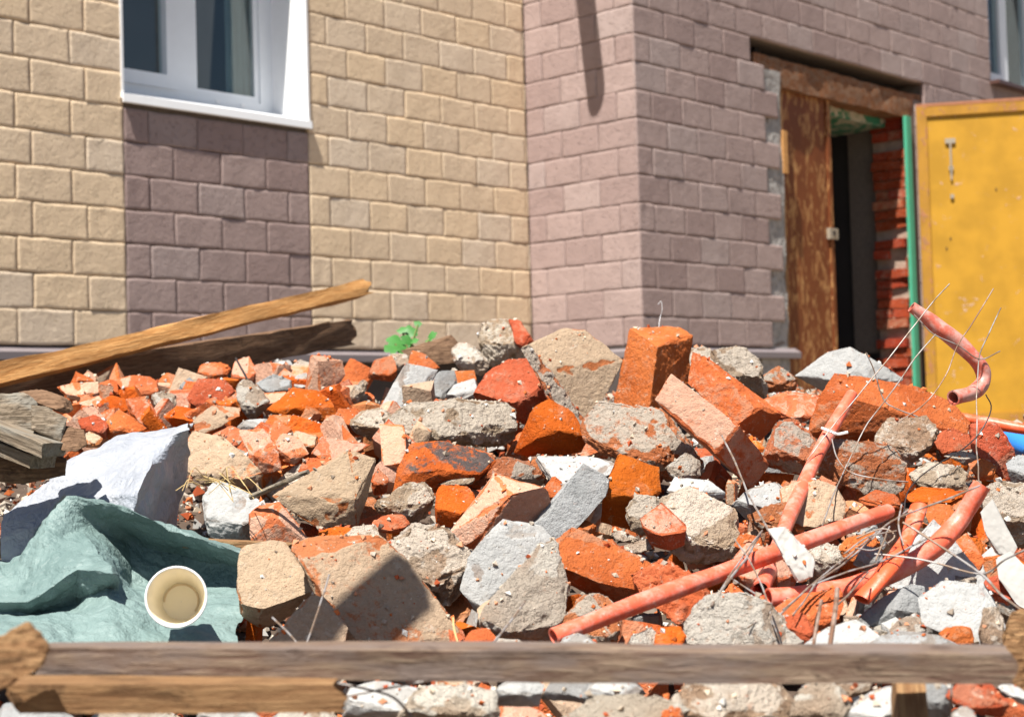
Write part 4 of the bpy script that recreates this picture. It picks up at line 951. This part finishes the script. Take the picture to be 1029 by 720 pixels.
patch('woven_sack', [
 [(-40,566,2.62),(12,562,2.62),(45,524,2.62),(66,500,2.6),(112,509,2.6),(180,533,2.56),(250,556,2.5)],
 [(-40,570,2.33),(12,566,2.32),(45,525,2.34),(66,499,2.38),(112,508,2.36),(180,532,2.34),(243,553,2.32)],
 [(-40,590,2.28),(15,590,2.25),(50,548,2.28),(84,532,2.36),(130,545,2.44),(188,562,2.44),(246,572,2.38)],
 [(-40,602,2.24),(25,603,2.18),(75,572,2.19),(115,578,2.14),(134,586,2.38),(190,588,2.41),(238,590,2.36)],
 [(-40,610,2.22),(30,614,2.22),(72,606,2.24),(108,592,2.20),(150,598,2.27),(200,604,2.26),(246,607,2.24)],
 [(-40,622,2.10),(30,630,2.04),(75,628,2.10),(115,618,2.12),(160,622,2.16),(200,622,2.16),(236,622,2.18)],
 [(-40,660,1.97),(30,662,1.94),(80,662,1.97),(120,660,1.99),(165,660,2.02),(205,660,2.04),(244,655,2.06)]], M_TEAL, 'crumpled teal woven sack lying left of the cream brick', 'sack', 36, folds=((30, .10), (170, .20), (800, .22)), seed=2)
patch('plastic_bag', [
 [(8,512,2.60),(44,486,2.64),(76,452,2.74),(115,438,2.80),(155,432,2.82),(194,428,2.84)],
 [(4,518,2.57),(42,492,2.60),(78,461,2.64),(118,449,2.66),(158,444,2.62),(191,431,2.60)],
 [(2,526,2.55),(42,508,2.56),(82,487,2.57),(120,474,2.56),(152,468,2.52),(193,458,2.70)],
 [(2,542,2.53),(42,526,2.53),(84,509,2.52),(112,498,2.50),(134,498,2.46),(190,490,2.72)],
 [(2,572,2.52),(44,556,2.52),(85,540,2.50),(115,526,2.48),(130,524,2.45),(180,534,2.70)]], M_BAG, 'crumpled white plastic bag behind the teal sack', 'bag', 40, folds=((14, .10), (60, .16), (350, .20)), seed=5)

# ---------------------------------------------------------------- paper cup (mouth towards the camera)
rim = W(177, 599.5, 2.03); bot = W(182.5, 604, 2.03+.088); ax = rim-bot; Lc = np.linalg.norm(ax); ax /= Lc
sdv = np.cross(ax, (0, 0, 1.)); sdv /= np.linalg.norm(sdv); upv = np.cross(sdv, ax)
def lathe(prof, seg=48):
    V = []; T = []
    for s, r in prof: V += [bot+ax*s+(sdv*cos(2*pi*k/seg)+upv*sin(2*pi*k/seg))*r for k in range(seg)]
    for i in range(len(prof)-1): T += [(i*seg+k, i*seg+(k+1) % seg, (i+1)*seg+(k+1) % seg, (i+1)*seg+k) for k in range(seg)]
    return V, T
cup = empty('paper_cup', bot-np.array([0, 0, .03])); tag(cup, 'empty white paper cup with stained inside lying on the teal sack', 'cup')
rr = 30.*2.03/F; rb = .0265
V, T = lathe([(0, rb), (Lc*.97, rr*.985)]); obj('cup_wall', V, T, M_CUPW, cup, smooth=60)
V, T = lathe([(Lc*.97, rr*.985), (Lc*.985, rr*1.03), (Lc*1.0, rr*1.035), (Lc*1.01, rr*1.0), (Lc*1.0, rr*.955), (Lc*.98, rr*.96)]); obj('rim', V, T, M_CUPW, cup, smooth=80)
V, T = lathe([(.004, .0005), (.004, rb*.93), (.007, rb*.965), (Lc*.98, rr*.962)]); obj('cup_inside', V, T, M_CUPI, cup, smooth=40)
V, T = lathe([(.0046, rb*.80), (.0052, rb*.86), (.0046, rb*.90)]); obj('stain', V[:30]+V[48:78]+V[96:126], [(k, k+1, 31+k, 30+k) for k in range(29)]+[(30+k, 31+k, 61+k, 60+k) for k in range(29)], M_STAIN, cup)
V, T = lathe([(0, .0005), (0, rb)]); obj('cup_base', V, T, M_CUPW, cup)

# ---------------------------------------------------------------- pipes
def pipe(label, pts, r, mat, hollow=True, wob=.0022, cat='pipe', flat=None, sides=16):
    return tag(tube('pipe', [W(*p) for p in pts], np.array(r)*.92 if not np.isscalar(r) else r, mat, None, sides, hollow, 10, wob=wob, flat=flat), label, cat, 'plastic pipes in the rubble')
pipe('long straight coral pipe rising from centre front to the wire tangle', [(556,640,1.98),(640,607,2.04),(760,562,2.16),(860,525,2.28),(893,513,2.33)], [.0125, .0135, .013, .012], M_PIPE)
pipe('short steep coral pipe leaning from the large orange brick', [(856,396,2.78),(826,448,2.68),(795,515,2.5),(778,560,2.3),(764,592,2.12)], [.0115, .013, .013, .014], M_PIPE)
pipe('curved coral pipe with its open ring end facing up right', [(772,600,2.10),(820,596,2.12),(872,584,2.14),(925,560,2.18),(962,526,2.22),(987,487,2.22)], [.014, .0155, .0155, .0135], M_PIPE)
pipe('flattened orange pipe scrap crossing the curved coral pipe', [(924,508,2.2),(912,540,2.16),(893,570,2.10),(866,602,2.07)], [.014, .012, .016, .014], M_PIPEO, flat=.6)
pipe('pink pipe curling in the air in front of the yellow door', [(916,308,2.78),(938,325,2.78),(962,344,2.78),(984,366,2.78),(988,382,2.78),(978,394,2.76),(958,400,2.72)], [.011, .0165, .014, .0145, .014], M_PIPEP, wob=.004)
pipe('thin orange pipe at the right edge above the blue pipe', [(962,419,3.2),(1000,426,3.15),(1060,436,3.1)], .0115, M_PIPEO, wob=.001)
pipe('thick blue pipe at the right edge', [(992,432,3.3),(1020,444,3.22),(1060,460,3.1)], .022, M_PIPEB, wob=.001)
tag(tube('cable_tie', [W(*p) for p in ((826,430,2.69),(836,434,2.66),(842,436,2.66),(852,434,2.66))], .0025, M_CUPW, sides=6), 'white tie knotted round the steep coral pipe', 'tie')

# ---------------------------------------------------------------- ceramic blocks
def block(label, pts, Z, thick):
    return piece('w', 'ceramic_block', 'ceramic block', label, pts, Z=Z, thick=thick, mat=M_WHITE2, kp=(.003, .0008, 20), group='white ceramic blocks')
block('upper white ceramic block at the right edge', [(986,516,4),(998,503,-8),(1009,529,-4),(991,536,8),(1014,560,4),(1021,548,-2),(1000,554,6)], 2.3, 12)
block('lower white ceramic block at the right edge', [(1002,562,0),(1016,556,-8),(1040,580,-6),(1040,614,8),(1022,606,10),(1004,580,8)], 2.15, 16)

# ---------------------------------------------------------------- wires
def wires(label, lst, cat='wire mesh'):
    b = W(*lst[0][1][-1]); e = empty('wire_mesh', b); tag(e, label, cat)
    for mat, pts, r in lst: tube('wire', [W(*p) for p in pts], r*.85, mat, e, 6, False, 5, wob=.006)
    return e
r1 = .0013
wires('torn steel wire mesh sticking up in front of the yellow door', [
 (M_WIRE, [(955,284,2.72),(932,310,2.72),(900,352,2.70),(868,390,2.68),(840,424,2.66),(812,462,2.62)], r1),
 (M_RUSTW, [(998,289,2.74),(978,325,2.73),(962,348,2.72),(950,378,2.7),(930,405,2.68),(903,424,2.66)], r1),
 (M_WIRE, [(1006,309,2.75),(994,335,2.74),(983,362,2.73),(982,400,2.70),(982,450,2.62),(984,500,2.45)], r1),
 (M_WIRE, [(940,336,2.72),(920,360,2.71),(893,398,2.69),(868,432,2.66),(845,480,2.60),(822,540,2.42)], r1),
 (M_WIRE, [(870,354,2.7),(878,370,2.7),(888,400,2.69),(900,410,2.68),(922,418,2.67)], r1),
 (M_WIRE, [(918,316,2.73),(938,336,2.72),(962,347,2.72),(984,361,2.73),(1005,352,2.74)], r1),
 (M_BLACKW, [(990,396,2.66),(995,411,2.66),(981,440,2.64),(958,457,2.6),(930,474,2.56),(912,495,2.5),(908,520,2.4)], r1),
 (M_WIRE, [(836,440,2.66),(842,462,2.6),(856,476,2.58),(885,482,2.56),(912,484,2.56)], r1)])
wires('tangle of grey wires wrapped round the coral pipes', [
 (M_WIRE, [(764,536,2.2),(748,562,2.1),(728,588,2.02),(714,608,1.98)], .002), (M_WIRE, [(766,532,2.2),(745,560,2.12),(722,596,2.03)], .0015),
 (M_WIRE, [(738,540,2.16),(752,562,2.1),(766,590,2.03),(776,622,1.97),(788,652,1.9)], .0014),
 (M_WIRE, [(732,578,2.1),(752,592,2.05),(775,606,2.0)], .0013),
 (M_WIRE, [(782,618,2.0),(812,590,2.05),(845,568,2.1),(880,540,2.14),(905,520,2.16),(985,488,2.18)], .0016),
 (M_WIRE, [(786,612,2.0),(830,575,2.07),(866,548,2.12),(912,512,2.2)], .0013),
 (M_WIRE, [(815,588,2.04),(860,572,2.07),(895,560,2.1),(935,540,2.14)], .0016),
 (M_WIRE, [(908,526,2.12),(945,548,2.08),(985,575,2.03),(1010,600,1.98),(1045,625,1.9)], .002),
 (M_WIRE, [(880,556,2.1),(930,562,2.07),(985,576,2.03),(1010,562,2.0),(1045,545,1.98)], .0016),
 (M_WIRE, [(872,575,2.06),(855,595,2.0),(840,608,1.97)], .0015), (M_WIRE, [(906,506,2.2),(904,528,2.14),(908,548,2.1)], .0014),
 (M_WIRE, [(895,530,2.14),(888,545,2.1),(880,562,2.08)], .0014), (M_WIRE, [(820,584,2.04),(806,604,2.0),(796,618,1.97)], .0014),
 (M_WIRE, [(862,540,2.13),(888,532,2.13),(900,540,2.12),(880,552,2.11),(860,550,2.11)], .0014), (M_WIRE, [(848,556,2.1),(872,540,2.12),(902,534,2.12)], .0012),
 (M_BLACKW, [(776,618,1.97),(784,640,1.92),(788,656,1.88)], .0013), (M_WIRE, [(774,606,2.0),(762,622,1.97),(752,630,1.95)], .001)])
def wire1(label, mat, pts, r): return tag(tube('wire', [W(*p) for p in pts], r, mat, None, 6, False, 5, wob=.003), label, 'wire')
wire1('grey wire bending over the end of the long pink brick', M_WIRE, [(726,438,2.72),(740,468,2.62),(752,496,2.5),(772,532,2.2)], .0017)
wire1('black wire lying across the grey sliver at the back left', M_BLACKW, [(237,360,3.9),(248,380,3.75),(262,396,3.6)], .0028)
wire1('thin wire standing before the big brick in the left front', M_WIRE, [(331,577,1.98),(322,605,1.92),(306,652,1.8)], .0012)
wire1('short wire leaning left behind the front batten', M_WIRE, [(274,620,1.9),(288,634,1.86),(304,652,1.8)], .0012)
wire1('rusty rod behind the front batten, left of a pair', M_RUSTW, [(825,603,1.85),(820,630,1.78),(815,660,1.72)], .002)
wire1('thick rusty rod behind the front batten, right of a pair', M_RUSTW, [(841,591,1.88),(838,620,1.8),(832,660,1.72)], .0028)
wire1('thin wire lying over the big whitish mortar rock', M_WIRE, [(528,604,1.95),(512,625,1.9),(494,648,1.84)], .0014)
wire1('thin upright twig at the corner of the big shadowed brick', M_STRAW, [(455,620,1.9),(457,635,1.86),(463,654,1.8)], .0012)
wire1('white curled wire end before the brown wall tiles', M_WHITE, [(661,306,3.9),(664,303,3.9),(665,311,3.9),(663,320,3.9),(661,334,3.85)], .0006)
wire1('grey wire crossing the bottom right corner', M_WIRE, [(955,720,1.5),(956,700,1.5),(956,682,1.5)], .0012)
wire1('grey wires bent under the batten beside the pine end', M_WIRE, [(330,684,1.52),(360,690,1.5),(395,700,1.5),(415,722,1.48)], .0012)
wire1('second grey wire fanning out under the batten', M_WIRE, [(345,700,1.52),(385,692,1.5),(430,684,1.5)], .0012)
tag(tube('twig', [W(*p) for p in ((252,499,2.5),(275,489,2.48),(300,478,2.46),(310,474,2.45))], [.005, .0042, .004], M_OLD, sides=7, wob=.006), 'grey twig lying above the orange brick left of centre', 'twig')
for i in range(16):
    x0 = 196+rnd.random()*62; y0 = 478+rnd.random()*16
    tag(tube('straw', [W(x0, y0, 2.48), W(x0+rnd.uniform(-16, 16), y0-rnd.uniform(2, 14), 2.44), W(x0+rnd.uniform(-28, 28), y0+rnd.uniform(-6, 14), 2.42)], .0007, M_STRAW, sides=4, smoothn=4), 'dry straw stalk on the sandy block beside the bag', 'straw', 'dry straw stalks')

# ---------------------------------------------------------------- green plant
pl = empty('plant', W(410, 362, 4.5)); tag(pl, 'small green weed growing behind the brown wood offcut', 'plant')
def leaf(c, size, ang, face):
    n = 22; V = [(0, 0, 0)]; 
    for i in range(n):
        t = 2*pi*i/n; r = size*(.62+.3*abs(cos(2.5*t))**.8)*(1.15 if abs(t-pi/2) < .5 else 1); V.append((r*cos(t), r*sin(t)*.95, -.18*r*abs(cos(t))))
    T = [(0, 1+i, 1+(i+1) % n) for i in range(n)]; Rm = Matrix.Rotation(face[0], 3, 'Z') @ Matrix.Rotation(face[1], 3, 'X') @ Matrix.Rotation(ang, 3, 'Z')
    obj('leaf', [np.array(Rm @ Vector(v))+c for v in V], T, M_LEAF, pl, smooth=80)
for x, y, s, a_ in ((398,343,.034,0),(394,350,.028,1),(404,331,.018,2),(413,333,.026,.5),(409,341,.022,2.4),(420,325,.014,1.2),(414,350,.02,.2),(434,337,.018,.7),(431,342,.012,2),(404,350,.024,1.7),(416,342,.016,3)):
    leaf(W(x, y, 4.5+rnd.uniform(-.05, .05)), s, a_, (rnd.uniform(-.7, .7), rnd.uniform(.5, 1.2)))
for pts in ([(410,364,4.5),(409,348,4.5),(404,332,4.5)], [(410,364,4.5),(414,345,4.48),(420,326,4.48)], [(410,364,4.5),(402,354,4.5),(397,345,4.5)], [(412,364,4.5),(424,350,4.5),(434,338,4.5)]):
    tube('stem', [W(*p) for p in pts], .003, M_STEM, pl, 5)

# ---------------------------------------------------------------- chips: drop those nothing shows of, describe the others by what they lie beside
bpy.context.view_layer.update(); dg = bpy.context.evaluated_depsgraph_get()
for o, nm, cat in CHIPS:
    mw = o.matrix_world; vs = o.data.vertices; seen = 0; sx = sy = 0
    for v in list(vs)[::max(1, len(vs)//40)]:
        w = mw @ v.co; d = w-Vector(CAM); L = d.length
        ok, loc, nn, idx, ob, mm = S.ray_cast(dg, Vector(CAM), d/L, distance=L*1.01)
        if ok and ob.name == o.name: seen += 1
    q = np.array(mw.translation)-CAM; zc = q @ np.array(F_); x = 514.5+F*(q @ np.array(R_))/zc; y = 360-F*(q @ np.array(U_))/zc
    if seen < 2 or not (-15 < x < 1044 and y < 735):
        o['drop'] = 1; continue
    best = None
    for cx, cy, w, h, lab in LABS:
        if len(lab.split()) > 9: continue
        dx, dy = (x-cx)/w, (y-cy)/h; e = math.hypot(x-cx, y-cy)
        if best is None or e < best[0]: best = (e, dx, dy, lab)
    rel = ('right of' if best[1] > 0 else 'left of') if abs(best[1]) > abs(best[2]) else ('below' if best[2] > 0 else 'above')
    tag(o, nm+' '+rel+' '+best[3], cat, cat+'s in the gaps of the heap')
by = {}
for o, nm, cat in CHIPS:
    if 'drop' not in o: by.setdefault(o['label'], []).append(o)
for lab, os_ in by.items():                # look-alikes beside the same piece: told apart by their order, no more than three kept
    if len(os_) > 1:
        os_.sort(key=lambda o: o.location.x/o.location.y)
        for o in os_[1:-1][1:]: o['drop'] = 1
        ks = [o for o in os_ if 'drop' not in o]; nms = ['leftmost', 'rightmost'] if len(ks) == 2 else ['leftmost', 'middle', 'rightmost']
        for o, w in zip(ks, nms): o['label'] = w+' '+lab
for o, nm, cat in CHIPS:
    if 'drop' in o: bpy.data.objects.remove(o, do_unlink=True)

# ---------------------------------------------------------------- grit and crumbs lying on top of the pieces
bpy.context.view_layer.update(); dg = bpy.context.evaluated_depsgraph_get()
rg = np.random.default_rng(21); pos = []; sizes = []
OKN = ('brick', 'mortar', 'plaster', 'concrete', 'rubble', 'timber')
for i in range(17000):
    y = 1.35+3.6*rg.random()**1.25; x = (rg.random()-.5)*2*(.34*y+.08)
    if x/y < -.165 and y < 2.75: continue
    ok, loc, nn, idx, ob, mm = S.ray_cast(dg, Vector((x, y, 2.2)), Vector((0, 0, -1)))
    if not ok or not ob.name.startswith(OKN) or nn.z < .35: continue
    sz_ = (.0010+.0042*rg.random()**3)*(.7+.18*y); pos.append(np.array(loc)+np.array([0, 0, sz_*.35])); sizes.append(sz_)
n = len(pos); pos = np.array(pos); sizes = np.array(sizes)
V = base[None]*sizes[:, None, None]*(.5+rg.random((n, 6, 1)))
q = rg.normal(size=(n, 3, 3)); q = np.linalg.qr(q)[0]; V = np.einsum('nij,nkj->nki', q, V)+pos[:, None]
T = (np.arange(n)[:, None, None]*6+Ft[None]).reshape(-1, 3); cc = pal[rg.integers(0, 7, n)]*(.7+.3*rg.random((n, 1)))
o = obj('grit', V.reshape(-1, 3), T, M_CRUMB); ca = o.data.color_attributes.new('Col', 'FLOAT_COLOR', 'POINT')
ca.data.foreach_set('color', np.concatenate([np.repeat(cc, 6, 0), np.ones((n*6, 1))], 1).astype(np.float32).ravel())
tag(o, 'loose grit and crumbs lying on top of the rubble pieces', 'grit', kind='stuff')
